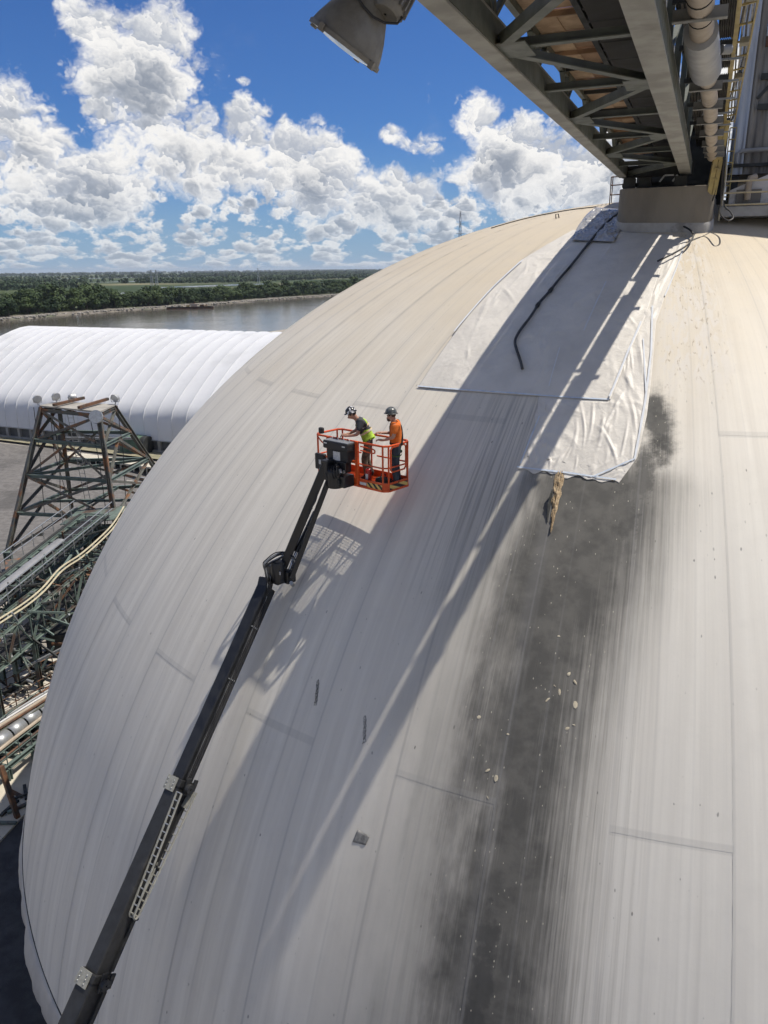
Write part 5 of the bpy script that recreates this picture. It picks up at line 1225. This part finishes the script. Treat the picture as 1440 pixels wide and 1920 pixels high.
# ------------------------------------------------------------------ lattice tower
tow = mat('rusting black green steel', (.075, .07, .06), (.12, .125, .11), .6, scale=.9, c3=(.20, .095, .045), s3=.8, t3=(.50, .62))
tow_g = mat('faded green steel', (.12, .16, .14), (.09, .12, .105), .65, scale=.9, c3=(.12, .075, .045), s3=.6, t3=(.58, .72))
pale_g = mat('pale green steel', (.13, .17, .145), (.085, .115, .097), .65, scale=.9, c3=(.075, .05, .037), s3=.8, t3=(.46, .62))
def build_tower():
    bz, tz = 4.0, 15.1
    base = [onz(14, 1036, bz), onz(226, 1042, bz), V((-19.0, 69.5, bz)), onz(137, 973, bz)]
    top = [onz(78, 764, tz), onz(185, 775, tz), onz(213, 762, tz), onz(110, 757, tz)]
    c = sum(base, V())/4
    root = thing('lattice_tower', V((c.x, c.y, 0)), 'rusty lattice steel tower with flood lights at its top', 'tower')
    def leg(i, z): return base[i].lerp(top[i], (z-bz)/(tz-bz))
    def part(name, m_, fn): mb = MB(); fn(mb); return mb.build(name, m_, root)
    for i in range(4):
        lg = part('leg', tow, lambda mb: mb.ibeam(base[i], top[i], .34, .34, .06)); b = base[i]
        part('column', tow_g, lambda mb: mb.ibeam(V((b.x, b.y, 0)), b+V((0, 0, .1)), .5, .5, .08, WD))
        part('base_plate', tow_g, lambda mb: mb.box(b+V((0, 0, .1)), (.8, .8, .08)))
    lv = [4.0, 7.0, 9.9, 12.6, 14.9]
    for li, z in enumerate(lv[1:-1]+[14.9]):
        for i in range(4):
            part('ring_beam', tow_g if li < 3 else tow, lambda mb: mb.ibeam(leg(i, z), leg((i+1) % 4, z), .2, .26, .04))
    for j in range(4):
        for i in range(4):
            a0, a1, b0, b1 = leg(i, lv[j]), leg(i, lv[j+1]), leg((i+1) % 4, lv[j]), leg((i+1) % 4, lv[j+1])
            if j in (0, 2): # K bracing
                m0 = (a1+b1)/2
                part('brace', tow, lambda mb: mb.ell(a0, m0, .19, .03)); part('brace', tow, lambda mb: mb.ell(b0, m0, .19, .03))
            else:
                part('brace', tow, lambda mb: mb.ell(a0, b1, .19, .03)); part('brace', tow, lambda mb: mb.ell(b0, a1, .19, .03))
            g = leg(i, lv[j+1]); part('gusset', tow, lambda mb: mb.box(g, (.5, .5, .4), Matrix.Rotation(.5, 3, 'Z')) if False else mb.beam(g-V((0, 0, .25)), g+V((0, 0, .25)), .42, .05))
    for i in (0, 1): part('cross_beam', tow_g, lambda mb: mb.ibeam((leg(i, 7.0)+leg((i+1) % 4, 7.0))/2, (leg(i+2, 7.0)+leg((i+3) % 4, 7.0))/2, .18, .22, .04))
    part('cross_beam', tow_g, lambda mb: mb.ibeam(leg(0, 9.9), leg(2, 9.9), .18, .22, .04))
    part('cross_beam', galv, lambda mb: mb.ibeam(leg(3, 12.0), leg(2, 12.0), .18, .2, .04))
    tp = [t+V((0, 0, .1)) for t in top]; cx = sum(tp, V())/4
    part('top_plate', mat('sun bleached deck', (.34, .32, .28), (.26, .245, .215), .85, scale=1), lambda mb: mb.poly([(cx+(p-cx)*1.06)[:2] for p in tp], tz+.05, tz+.17))
    for f in (.3, .74): part('timber', rust, lambda mb: mb.beam(tp[0].lerp(tp[1], f)+V((-.2, -.3, .28)), tp[3].lerp(tp[2], f)+V((.5, .8, .32)), .22, .22))
    part('junction_drum', galv, lambda mb: mb.lathe([(.02, -.1), (.52, -.1), (.52, .1), (.02, .1)], 20, Matrix.Rotation(1.2, 3, 'X'), tp[1]+V((-.05, -.5, -.28))))
    rr = random.Random(4)
    for k in range(6):
        a = tp[k % 4]+V((rr.uniform(-.8, .8), rr.uniform(-.6, .6), 0)); part('wire', rubber, lambda mb: mb.tube([a, a+V((rr.uniform(-.4, .4), 0, -4)), a+V((rr.uniform(-.6, .6), 0, -9))], .03, 4))
    # caged ladder inside
    l0, l1 = leg(3, 4).lerp(leg(2, 4), .2)+V((0, -1.5, 0)), leg(3, 15).lerp(leg(2, 15), .15)+V((0, -.3, 0))
    ld = part('ladder', galv, lambda mb: (mb.beam(l0, l1, .05, .05), mb.beam(l0+V((.45, 0, 0)), l1+V((.45, 0, 0)), .05, .05)))
    for k in range(26):
        a = l0.lerp(l1, (k+.5)/26); mb = MB(); mb.beam(a, a+V((.45, 0, 0)), .04, .04); mb.build('rung', galv, ld)
    return tp
tp = build_tower()
alu2 = mat('pale aluminium reflector', (.52, .52, .50), (.42, .42, .40), .45, .35, scale=3)
def tower_lamp(p, aim, label):
    root = thing('tower_flood_light', p, label, 'flood light', 'flood lights on the lattice tower'); ax = V(aim).normalized(); c = p+V((0, 0, .52))
    M = ax.to_track_quat('Z', 'Y').to_matrix()
    mb = MB(); mb.lathe([(.02, -.36), (.12, -.34), (.22, -.24), (.30, -.08), (.33, .06), (.345, .08)], 20, M, c); mb.build('reflector', alu2, root, 60, solid=.01)
    mb = MB(); mb.lathe([(.335, .07), (.2, .10), (.02, .11)], 20, M, c); mb.build('glass', mat('lamp glass', (.55, .56, .55), None, .12), root, True)
    mb = MB(); mb.tube([p, p+V((0, 0, .2))], .05, 8); mb.beam(p+V((-.3, 0, .2)), p+V((.3, 0, .2)), .05, .04); mb.beam(p+V((-.3, 0, .2)), p+V((-.36, 0, .55)), .05, .04); mb.beam(p+V((.3, 0, .2)), p+V((.36, 0, .55)), .05, .04); mb.build('yoke', galv, root)
tower_lamp(tp[0]+V((-.35, .2, .05)), (.55, -.6, -.35), 'pale flood light at the far left corner of the tower top')
tower_lamp(tp[0].lerp(tp[3], .6)+V((.3, .3, .05)), (.6, -.55, -.35), 'pale flood light second from the left on the tower top')
tower_lamp(tp[3].lerp(tp[2], .25)+V((0, .2, -.05)), (.3, .9, -.3), 'pale flood light low at the back of the tower top')
tower_lamp(tp[2]+V((.15, .1, .05)), (-.35, -.8, -.35), 'pale flood light alone at the right corner of the tower top')

# ------------------------------------------------------------------ conveyors and walkways beside the dome
def gallery(name, label, cat, p, q, wdt, hgt, npan, m_, chordw=.14, posts_to=None, extra=None):
    root = thing(name, V((p.x, p.y, 0)), label, cat)
    d = (q-p).normalized(); s_ = V((d.y, -d.x, 0)).normalized(); up = V((0, 0, hgt))
    def part(n_, fn, mm=m_): mb = MB(); fn(mb); return mb.build(n_, mm, root)
    for k in (-1, 1):
        o = s_*(wdt/2*k)
        part('top_chord', lambda mb: mb.ell(p+o+up, q+o+up, chordw*1.3, .03)); part('bottom_chord', lambda mb: mb.ell(p+o, q+o, chordw*1.3, .03))
        for i in range(npan+1):
            a = p.lerp(q, i/npan)+o; part('post', lambda mb: mb.beam(a, a+up, chordw*.7, chordw*.7, d))
            if i < npan:
                b = p.lerp(q, (i+1)/npan)+o
                part('diagonal', lambda mb: mb.ell(a, b+up, chordw, .02) if i % 2 == 0 else mb.ell(a+up, b, chordw, .02))
    for i in range(npan+1):
        a = p.lerp(q, i/npan); part('cross_beam', lambda mb: mb.beam(a-s_*wdt/2, a+s_*wdt/2, chordw*.8, chordw)); part('cross_beam', lambda mb: mb.beam(a-s_*wdt/2+up, a+s_*wdt/2+up, chordw*.6, chordw*.6))
        if i < npan:
            b = p.lerp(q, (i+1)/npan); part('plan_brace', lambda mb: mb.beam(a-s_*wdt/2*(1 if i % 2 else -1), b+s_*wdt/2*(1 if i % 2 else -1), chordw*.5, chordw*.5))
        if posts_to is not None and i % 3 == 1:
            for k in (-1, 1): b_ = a+s_*(wdt/2*k); part('support', lambda mb: mb.ibeam(V((b_.x, b_.y, 0)), b_, .24, .24, .04, d))
    return root, part, d, s_, up
gr, part, d, s_, up = gallery('truss_gallery', 'pale green open truss gallery slanting past the dome below the tower', 'truss', onz(-60, 1286, 4.4), onz(160, 1100, 5.0), 1.5, 1.8, 10, pale_g, .11, 0)
p, q = onz(-60, 1286, 4.4), onz(160, 1100, 5.0)
part('belt', lambda mb: mb.beam(p+V((0, 0, .35)), q+V((0, 0, .35)), 1.0, .05), rubber)
for k in range(16):
    a = p.lerp(q, (k+.5)/16); part('idler', lambda mb: mb.tube([a-s_*.55+V((0, 0, .26)), a+s_*.55+V((0, 0, .26))], .08, 8), galv)
p, q = onz(-60, 1183, 5.8), onz(180, 985, 7.2)
br, part, d, s_, up = gallery('belt_conveyor', 'covered belt conveyor with a grey top climbing into the tower', 'conveyor', p, q, 1.5, .9, 12, tow_g, .12, 0)
cover = mat('grey belt cover', (.30, .30, .30), (.22, .22, .22), .45, .2, scale=1)
mid_ = p.lerp(q, .68)
part('cover', lambda mb: mb.grid(lambda u, v: p.lerp(mid_, v)+s_*(.34*cos(pi*u))+V((0, 0, .95+.14*sin(pi*u))), 10, 1), cover)
part('belt', lambda mb: mb.beam(p+V((0, 0, .72)), q+V((0, 0, .72)), 1.05, .05), rubber)
for k in range(18):
    a = p.lerp(q, (k+.5)/18); part('idler', lambda mb: mb.tube([a-s_*.7+V((0, 0, .62)), a+s_*.7+V((0, 0, .62))], .08, 8), dark_steel)
for k in (-1, 1):
    part('hand_rail', lambda mb: mb.tube([p+s_*(1.5*k)+V((0, 0, 1.9)), q+s_*(1.5*k)+V((0, 0, 1.9))], .035, 6), galv); part('hand_rail', lambda mb: mb.tube([p+s_*(1.5*k)+V((0, 0, 1.4)), q+s_*(1.5*k)+V((0, 0, 1.4))], .03, 6), galv)
    part('walkway', lambda mb: mb.beam(p+s_*(1.15*k)+V((0, 0, .85)), q+s_*(1.15*k)+V((0, 0, .85)), .22, .05), dark_steel)
    for i in range(12): a = p.lerp(q, (i+.5)/12)+s_*(1.5*k); part('rail_post', lambda mb: mb.tube([a+V((0, 0, .8)), a+V((0, 0, 1.9))], .03, 6), galv)
rr = random.Random(21)
for k in range(150):
    a = p.lerp(q, rr.random())+s_*rr.uniform(-.9, 4.2)+V((0, 0, rr.uniform(-3.6, .9))); v = (d*rr.uniform(-1, 1)+s_*rr.uniform(-1, 1)+V((0, 0, rr.uniform(-.8, .8)))).normalized()*rr.uniform(.4, 1.5)
    part('bracing_bar', lambda mb: mb.beam(a-v, a+v, rr.uniform(.06, .16), rr.uniform(.06, .16)), [tow_g, dark_steel, galv, rust, pale_g][k % 5])
# head drum frame inside the tower foot
c = onz(176, 1005, 6.2)
hr = thing('drive_station', V((c.x, c.y, 0)), 'pale green drive station with drums at the tower foot', 'machine')
def hp(n_, m_, fn, **k): mb = MB(); fn(mb); return mb.build(n_, m_, hr, **k)
for (ox, oy) in ((-1.6, -1.2), (1.8, -1.2), (-1.6, 2.2), (1.8, 2.2)): hp('column', pale_g, lambda mb: mb.ibeam(V((c.x+ox, c.y+oy, 0)), V((c.x+ox, c.y+oy, c.z+1.0)), .35, .35, .06))
for oy in (-1.2, 2.2): hp('beam', pale_g, lambda mb: mb.ibeam(c+V((-1.8, oy, 1.0)), c+V((2, oy, 1.0)), .3, .4, .06))
hp('roof_sheet', pale_g, lambda mb: mb.beam(c+V((-1.9, .5, 1.35)), c+V((2.1, .5, 1.7)), 3.6, .06))
for (oy, r) in ((-.4, .6), (1.2, .45)): hp('drum', dark_steel, lambda mb: mb.tube([c+V((-1.2, oy, .1)), c+V((1.2, oy, .1))], r, 18), smooth=True)
hp('motor', pale_g, lambda mb: mb.tube([c+V((-2.6, -.6, -.1)), c+V((-1.4, -.6, -.1))], .4, 12), smooth=True)
rr = random.Random(8)
for k in range(22):
    a = c+V((rr.uniform(-5.5, 1), rr.uniform(-4.5, 1.5), rr.uniform(-1.9, .2))); v = V((rr.uniform(-1, 1), rr.uniform(-1, 1), rr.uniform(-.2, .2))).normalized()*rr.uniform(.6, 1.8)
    hp('machinery_bar', [dark_steel, tow_g, galv, pale_g][k % 4], lambda mb: mb.beam(a-v, a+v, rr.uniform(.08, .25), rr.uniform(.08, .25)))
hp('deck', tow, lambda mb: mb.box(c+V((-2.2, -1.0, -2.1)), (8, 7, .1), Matrix.Rotation(.45, 3, 'Z')))
# twin cream pipes sagging beside the conveyor
pts = [onz(x, y, z) for x, y, z in ((-60, 1200, 6.3), (0, 1160, 6.6), (45, 1131, 6.8), (80, 1102, 7.0), (113, 1065, 7.3), (150, 1040, 7.6), (185, 1010, 7.9), (212, 982, 8.2), (232, 950, 8.6))]
for k in (0, 1):
    mb = MB(); mb.tube(catmull([p_+V((.16*k, -.1*k, -.14*k)) for p_ in pts], 5), .06, 6)
    mb.build('cream_pipe', mat('cream pipe', (.52, .46, .31), (.44, .39, .27), .5, scale=2), None, True, label=('upper' if k == 0 else 'lower')+' of two cream pipes sagging beside the covered conveyor', cat='pipe')
# spoked wheel under the truss
c = onz(66, 1203, 2.7)
wr = thing('spoked_wheel', V((c.x, c.y, 0)), 'large dark spoked wheel standing under the pale green truss', 'wheel')
ax = V((.35, -.93, 0)).normalized(); M = Matrix((ax.cross(V((0, 0, 1))), V((0, 0, 1)), ax)).transposed()
def wp(n_, m_, fn, **k): mb = MB(); fn(mb); return mb.build(n_, m_, wr, **k)
wp('rim', dark_steel, lambda mb: mb.tube([c+M @ V((1.0*cos(2*pi*k/32), 1.0*sin(2*pi*k/32), 0)) for k in range(33)], .075, 8, False), smooth=True)
wp('hub', dark_steel, lambda mb: mb.tube([c-ax*.25, c+ax*.25], .17, 12))
for k in range(11): wp('spoke', dark_steel, lambda mb: mb.beam(c, c+M @ V((.98*cos(2*pi*k/11), .98*sin(2*pi*k/11), 0)), .05, .05, ax))
for s2 in (-1, 1): wp('bearing_frame', pale_g, lambda mb: mb.beam(V((c.x, c.y, 0))+ax*.4*s2, c+ax*.4*s2, .3, .3, ax))
wp('drive_case', dark_steel, lambda mb: mb.box(c+V((1.8, .4, -.3)), (1.8, 1.6, 1.9)))
wp('shaft', galv, lambda mb: mb.tube([c-ax*.6, c+ax*1.2], .08, 10))
# low walkways and pipe racks nearer the dome
def rack(label, pa, pb, z, wdt, m_, seed, deck=None, rail=True, pipes=0, n=8, name='walkway'):
    p, q = onz(*pa, z), onz(*pb, z); d = (q-p).normalized(); s_ = V((d.y, -d.x, 0)); root = thing(name, V((p.x, p.y, 0)), label, 'walkway' if name == 'walkway' else 'pipe rack'); rr = random.Random(seed)
    def part(n_, mm, fn, **k): mb = MB(); fn(mb); return mb.build(n_, mm, root, **k)
    for k in (-1, 1): part('long_beam', m_, lambda mb: mb.ibeam(p+s_*(wdt/2*k), q+s_*(wdt/2*k), .2, .28, .04))
    for i in range(n+1):
        a = p.lerp(q, i/n); part('cross_beam', m_, lambda mb: mb.ibeam(a-s_*wdt/2, a+s_*wdt/2, .14, .2, .03))
        for k in (-1, 1):
            b = a+s_*(wdt/2*k)
            if i % 2 == 0: part('leg', m_, lambda mb: mb.ibeam(V((b.x, b.y, 0)), b, .2, .2, .04, d))
            if rail: part('rail_post', m_, lambda mb: mb.tube([b, b+V((0, 0, 1.05))], .03, 6))
    if rail:
        for k in (-1, 1):
            for h in (.55, 1.05): part('hand_rail', m_, lambda mb: mb.tube([p+s_*(wdt/2*k)+V((0, 0, h)), q+s_*(wdt/2*k)+V((0, 0, h))], .03, 6))
    if deck is not None:
        L = (q-p).length; k = 0; x = 0
        while x < L-.3:
            w = rr.uniform(.9, 1.5)
            if rr.random() > .14: part('deck_plank', deck, lambda mb: mb.beam(p+d*x+V((0, 0, .17)), p+d*min(x+w-.03, L)+V((0, 0, .17)), wdt*rr.uniform(.8, .94), .05))
            x += w
    for k in range(pipes):
        o = s_*(-wdt/2+wdt*(k+.5)/pipes)+V((0, 0, .26)); part('pipe', [galv, sticker, tan_pipe, rust][(k+seed) % 4], lambda mb: mb.tube([p+o, p.lerp(q, .5)+o+V((0, 0, rr.uniform(-.02, .06))), q+o], rr.uniform(.06, .11), 8), smooth=True)
    return root, part, p, q, d, s_
pale_deck = mat('bleached deck boards', (.52, .48, .41), (.43, .40, .34), .85, scale=1.5, c3=(.3, .27, .23), s3=.8, t3=(.55, .75))
rack('grey decked walkway running under the spoked wheel', (-60, 1322), (150, 1206), 1.6, 1.8, dark_steel, 1, pale_deck, False, 0, 9)
rt, part, p, q, d, s_ = rack('cluttered pale walkway with bent handles left of the dome', (-60, 1362), (140, 1254), 1.3, 1.9, rust, 2, pale_deck, True, 0, 9)
for k in range(7):
    a = p.lerp(q, (k+.6)/7.5)-s_*.3; part('bent_handle', tan_pipe if k % 2 else dark_steel, lambda mb: mb.tube(catmull([a+V((0, 0, .2)), a+s_*.4+V((0, 0, .7)), a+s_*1.0+V((0, 0, .75)), a+s_*1.3+V((0, 0, 1.1))], 4), .07, 6), smooth=True)
    part('roller', [galv, dark_steel][k % 2], lambda mb: mb.tube([a-s_*.5+V((0, 0, .4)), a+s_*.6+V((0, 0, .4))], .1, 8), smooth=True)
rack('rack of bright pipes between the walkway and the dome', (-60, 1402), (130, 1283), 1.5, 1.1, steel_green, 3, None, False, 5, 7, 'pipe_rack')
rt, part, p, q, d, s_ = rack('low walkway with white hooped covers beside the dome foot', (-70, 1470), (110, 1330), .9, 2.4, tow_g, 5, None, True, 3, 8)
for k in range(6):
    a = p.lerp(q, (k+.4)/6.4); part('hooped_cover', galv, lambda mb: mb.grid(lambda u, v: a+d*(1.0*v)+s_*(.42*cos(pi*u)-.5)+V((0, 0, .3+.45*sin(pi*u))), 10, 1), smooth=True, solid=.03)
slab_m = mat('pale tan slab', (.50, .455, .36), (.44, .40, .32), .9, scale=.6, c3=(.33, .30, .24), s3=.4, t3=(.55, .75))
mb = MB(); pa, pb, pc_, pd = onz(-140, 1570, .0), onz(75, 1445, .0), onz(90, 1395, 0), onz(-140, 1480, 0)
mb.poly([tuple(v[:2]) for v in (pa, onz(-20, 1603, 0), onz(60, 1515, 0), pb, pc_, pd)], 0, .12); mb.build('concrete_slab', slab_m, None, kind='structure')
# timber post and scrap at the slab edge
c = onz(33, 1533, .12)
pr_ = thing('timber_post', c, 'leaning rusty post standing on the tan slab at the dome foot', 'post')
mb = MB(); mb.beam(c, at(17, 1440, 0) if False else c+V((-.55, .35, 2.7)), .22, .22); mb.build('shaft', rust, pr_)
mb = MB(); mb.beam(c+V((-.5, .3, 2.3)), c+V((-2.4, 1.2, 2.5)), .16, .16); mb.build('arm', pale_g, pr_)
mb = MB(); mb.beam(c+V((-.2, .2, .9)), c+V((1.5, 1.2, 1.1)), .1, .1); mb.build('brace', dark_steel, pr_)
for k in range(5):
    a = onz(8+10*k, 1545-18*(k % 3)-10*k, .14); v = V((cos(k*1.3), sin(k*1.3), 0))
    mb = MB(); mb.beam(a-v*.6+V((0, 0, .08)), a+v*.6+V((0, 0, .06)), .16, .12); mb.build('scrap_bar', [pale_g, dark_steel, rust][k % 3], None, label=['pale green', 'black', 'rusty', 'second pale green', 'second black'][k]+' scrap bar lying on the tan slab', cat='scrap')
shade_m = mat('painted dome shade', (.05, .05, .052), (.035, .035, .037), .9, scale=1.2, bump=.4, bscale=20)  # dark colour painted for the dome's shadow on the ground
mb = MB(); mb.lathe([(27.2, .012), (36.5, .012)], 96, None, (DC.x, DC.y, 0)); 
mb.build('dome_shade_ring', shade_m, None, kind='structure', base=(0, 0, 0))

# ------------------------------------------------------------------ trees, barge and pylons over the river
def leaf_mat(name, a, b):
    m_ = bpy.data.materials.new(name); m_.use_nodes = True; t = NT(m_.node_tree); bs = t.n['Principled BSDF']
    oi = t.node('ShaderNodeObjectInfo'); geo = t.node('ShaderNodeNewGeometry')
    n = t.noise(geo.outputs['Position'], .6, 3, .6); f = t.add(t.mul(n, .7), t.mul(oi.outputs['Random'], .4))
    t.l.new(t.mix(t.ss(f, .3, .8), a, b), bs.inputs['Base Color']); bs.inputs['Roughness'].default_value = .75; bs.inputs['Specular IOR Level'].default_value = .25
    return m_
leaf = leaf_mat('bank foliage', (.024, .046, .017), (.062, .092, .030)); bark = mat('bark', (.07, .055, .04), None, .9)
def quads(mb, c, rx, rz, n, size, rng):
    for _ in range(n):
        while True:
            p = V((rng.uniform(-1, 1), rng.uniform(-1, 1), rng.uniform(-1, 1)))
            if .35 < p.length < 1: break
        o = V((p.x*rx, p.y*rx, p.z*rz)); nr = (p+V((rng.uniform(-.7, .7), rng.uniform(-.7, .7), rng.uniform(-.1, .9)))).normalized()
        x = nr.cross(V((rng.random(), rng.random(), rng.random()))).normalized(); y = nr.cross(x); s_ = size*rng.uniform(.6, 1.3); b = len(mb.v)
        mb.v += [c+o+x*s_, c+o+y*s_*.7, c+o-x*s_, c+o-y*s_*.7]; mb.f.append((b, b+1, b+2, b+3))
protos = []
for k in range(6):
    rng = random.Random(40+k); h = rng.uniform(11.5, 17); root = thing('bank_tree', (0, 0, 0), 'dense green tree in the belt along the far river bank', 'tree', 'trees along the far river bank')
    mb = MB()
    mb.tube([(0, 0, -.5), (rng.uniform(-.4, .4), 0, h*.35), (rng.uniform(-.6, .6), .3, h*.65)], [.35, .25, .12], 6)
    for j in range(3): a = rng.random()*6; mb.tube([(0, 0, h*.3), (cos(a)*2.2, sin(a)*2.2, h*.55)], [.15, .07], 5)
    mb.build('trunk', bark, root)
    mb = MB()
    for j in range(9):
        a = rng.random()*6.3; r = rng.uniform(.6, 3.4); quads(mb, V((cos(a)*r, sin(a)*r, h*rng.uniform(.28, .80))), rng.uniform(2.1, 3.4), rng.uniform(1.8, 3.0), 110, .68, rng)
    mb.build('crown', leaf, root); protos.append(root)
rng = random.Random(77); first = set(); cnt = 0
spots = []
for row, (gap, off) in enumerate(((5.2, -13), (6.0, -21), (8.0, -32))):
    e = 330 if row == 0 else 330+row*2
    while e < 1000+row*200:
        spots.append((e+rng.uniform(-1.5, 1.5), shore_n(e)+off+rng.uniform(-3, 3), rng.choice((.6, .8, .9, 1.0, 1.1, 1.3))*rng.uniform(.9, 1.1)*(1.1 if row else .8)*(1 if e < 520 else .8))); e += gap*rng.uniform(.8, 1.4)*(1+max(0, e-600)/900)
spots = spots[:295]
for i, (e, n, sc) in enumerate(spots):
    pr0 = protos[i % 6]
    o = pr0 if i < 6 else clone(pr0)
    o.location = RV(e, n, 0); o.rotation_euler = (0, 0, rng.random()*6.3); o.scale = (sc*1.1, sc*1.1, sc)
wood = leaf_mat('distant foliage', (.020, .040, .018), (.045, .070, .028))
def woods(name, label, specs, seed):
    mb = MB(); rng = random.Random(seed)
    for (e0, e1, n0, n1, cnt, h, sz) in specs:
        for _ in range(cnt):
            c = RV(rng.uniform(e0, e1), rng.uniform(n0, n1), 0); hh = h*rng.uniform(.6, 1.15); quads(mb, c+V((0, 0, hh*.5)), hh*.5, hh*.5, 14, sz, rng)
    mb.build(name, wood, None, kind='stuff', label=label, cat='woods', base=(0, 0, 0))
woods('bank_thicket', 'low thicket filling in behind the trees on the far bank', [(300, 1300, -450, -424, 900, 8, 1.5), (1000, 2200, -470, -400, 900, 11, 1.8)], 1)
woods('far_woods', 'dark belts of woodland across the marsh towards the horizon', [(500, 1050, -1250, -1000, 700, 13, 2.6), (400, 1600, -1900, -1450, 700, 14, 3.2), (1400, 2600, -1300, -1020, 900, 12, 3), (1150, 1450, -700, -560, 160, 9, 2), (1500, 3400, -640, -520, 1100, 13, 2.8),
    (2600, 5200, -2600, -1900, 900, 15, 5), (4000, 9000, -3600, -900, 1400, 16, 8), (8000, 16000, -9000, 3000, 1600, 20, 16), (1500, 6000, -9000, -4500, 1300, 20, 10), (800, 2400, -3200, -2300, 500, 15, 4)], 2)
def build_barge():
    c = onz(357, 579, -1.5); root = thing('work_barge', c, 'rusty flat work barge moored off the far river bank', 'barge'); x = V((.98, .2, 0)).normalized(); y = V((-x.y, x.x, 0)); M = Matrix((x, y, V((0, 0, 1)))).transposed()
    def part(n_, m_, o, s_, **k): mb = MB(); mb.box(c+M @ V(o), s_, M); return mb.build(n_, m_, root, **k)
    part('hull', rust, (0, 0, .55), (34, 9, 1.3), bevel=.15); part('deck_house', tan_pipe, (3, 0, 2.4), (4.5, 3.5, 2.4)); part('winch', rust, (8.5, .5, 2.0), (3, 3, 1.6)); part('bulwark', dark_steel, (0, -4.4, 1.45), (33, .2, .5)); part('crate', yellow, (-1.6, 0, 1.9), (2.2, 2, 1.4)); part('tank', mat('tan tank', (.40, .28, .16), None, .7), (11.5, 0, 1.9), (2.4, 3, 1.4))
    mb = MB(); mb.beam(c+M @ V((3, 0, 2.5)), c+M @ V((3.3, 0, 6.0)), .3, .3, x); mb.build('mast', rust, root)
    mb = MB(); mb.beam(c+M @ V((-3, 0, 1.8)), c+M @ V((4, .5, 4.4)), .35, .35); mb.build('crane_arm', rust, root)
build_barge()
def pylon(base, h, w, label, arms=(.7, .85, .97), armw=1.6):
    root = thing('power_pylon', base, label, 'pylon', 'power pylons across the river'); m_ = mat('pale pylon steel', (.38, .40, .42), (.3, .32, .34), .6)
    def leg(i, f): s_ = w/2*(1-.82*f); return base+V((s_*(1 if i in (0, 1) else -1), s_*(1 if i in (1, 2) else -1), h*f))
    for i in range(4): mb = MB(); mb.beam(leg(i, 0), leg(i, 1), w*.05, w*.05); mb.build('leg', m_, root)
    n = 9
    mb = MB()
    for j in range(n):
        for i in range(4):
            k = (i+1) % 4; mb.beam(leg(i, j/n), leg(k, (j+1)/n), w*.03, w*.03); mb.beam(leg(k, j/n), leg(i, (j+1)/n), w*.03, w*.03)
    mb.build('lacing', m_, root)
    for f in arms: mb = MB(); mb.beam(base+V((-w*armw*.5, 0, h*f)), base+V((w*armw*.5, 0, h*f)), w*.06, w*.06); mb.build('arm', m_, root)
pylon(onz(287, 551, 0), 27, 4.2, 'left of the pale twin pylons beyond the far bank'); pylon(onz(296, 551, 0), 27, 4.2, 'right of the pale twin pylons beyond the far bank')
b_ = ray(862, 470)*950; pylon(V((b_.x, b_.y, 0)), 88, 6.5, 'tall thin pylon rising behind the shoulder of the dome', (.72, .84, .95), 1.5)
pylon(onz(485, 531, 0), 30, 5, 'lone small pylon far off among the woods')
# ------------------------------------------------------------------ summer haze over the lowland
def build_haze():
    m_ = bpy.data.materials.new('thin summer haze'); m_.use_nodes = True; t = m_.node_tree; t.nodes.clear()
    o = t.nodes.new('ShaderNodeOutputMaterial'); v = t.nodes.new('ShaderNodeVolumePrincipled')
    v.inputs['Color'].default_value = (.80, .90, 1.0, 1); v.inputs['Density'].default_value = HAZE; v.inputs['Anisotropy'].default_value = .2
    t.links.new(v.outputs[0], o.inputs['Volume'])
    mb = MB(); mb.box((0, 0, 50), (76000, 76000, 110)); mb.build('haze', m_, None, kind='stuff', label='thin pale haze lying over the far lowland', cat='haze', base=(0, 0, -5))
HAZE = 4.5e-5
build_haze()
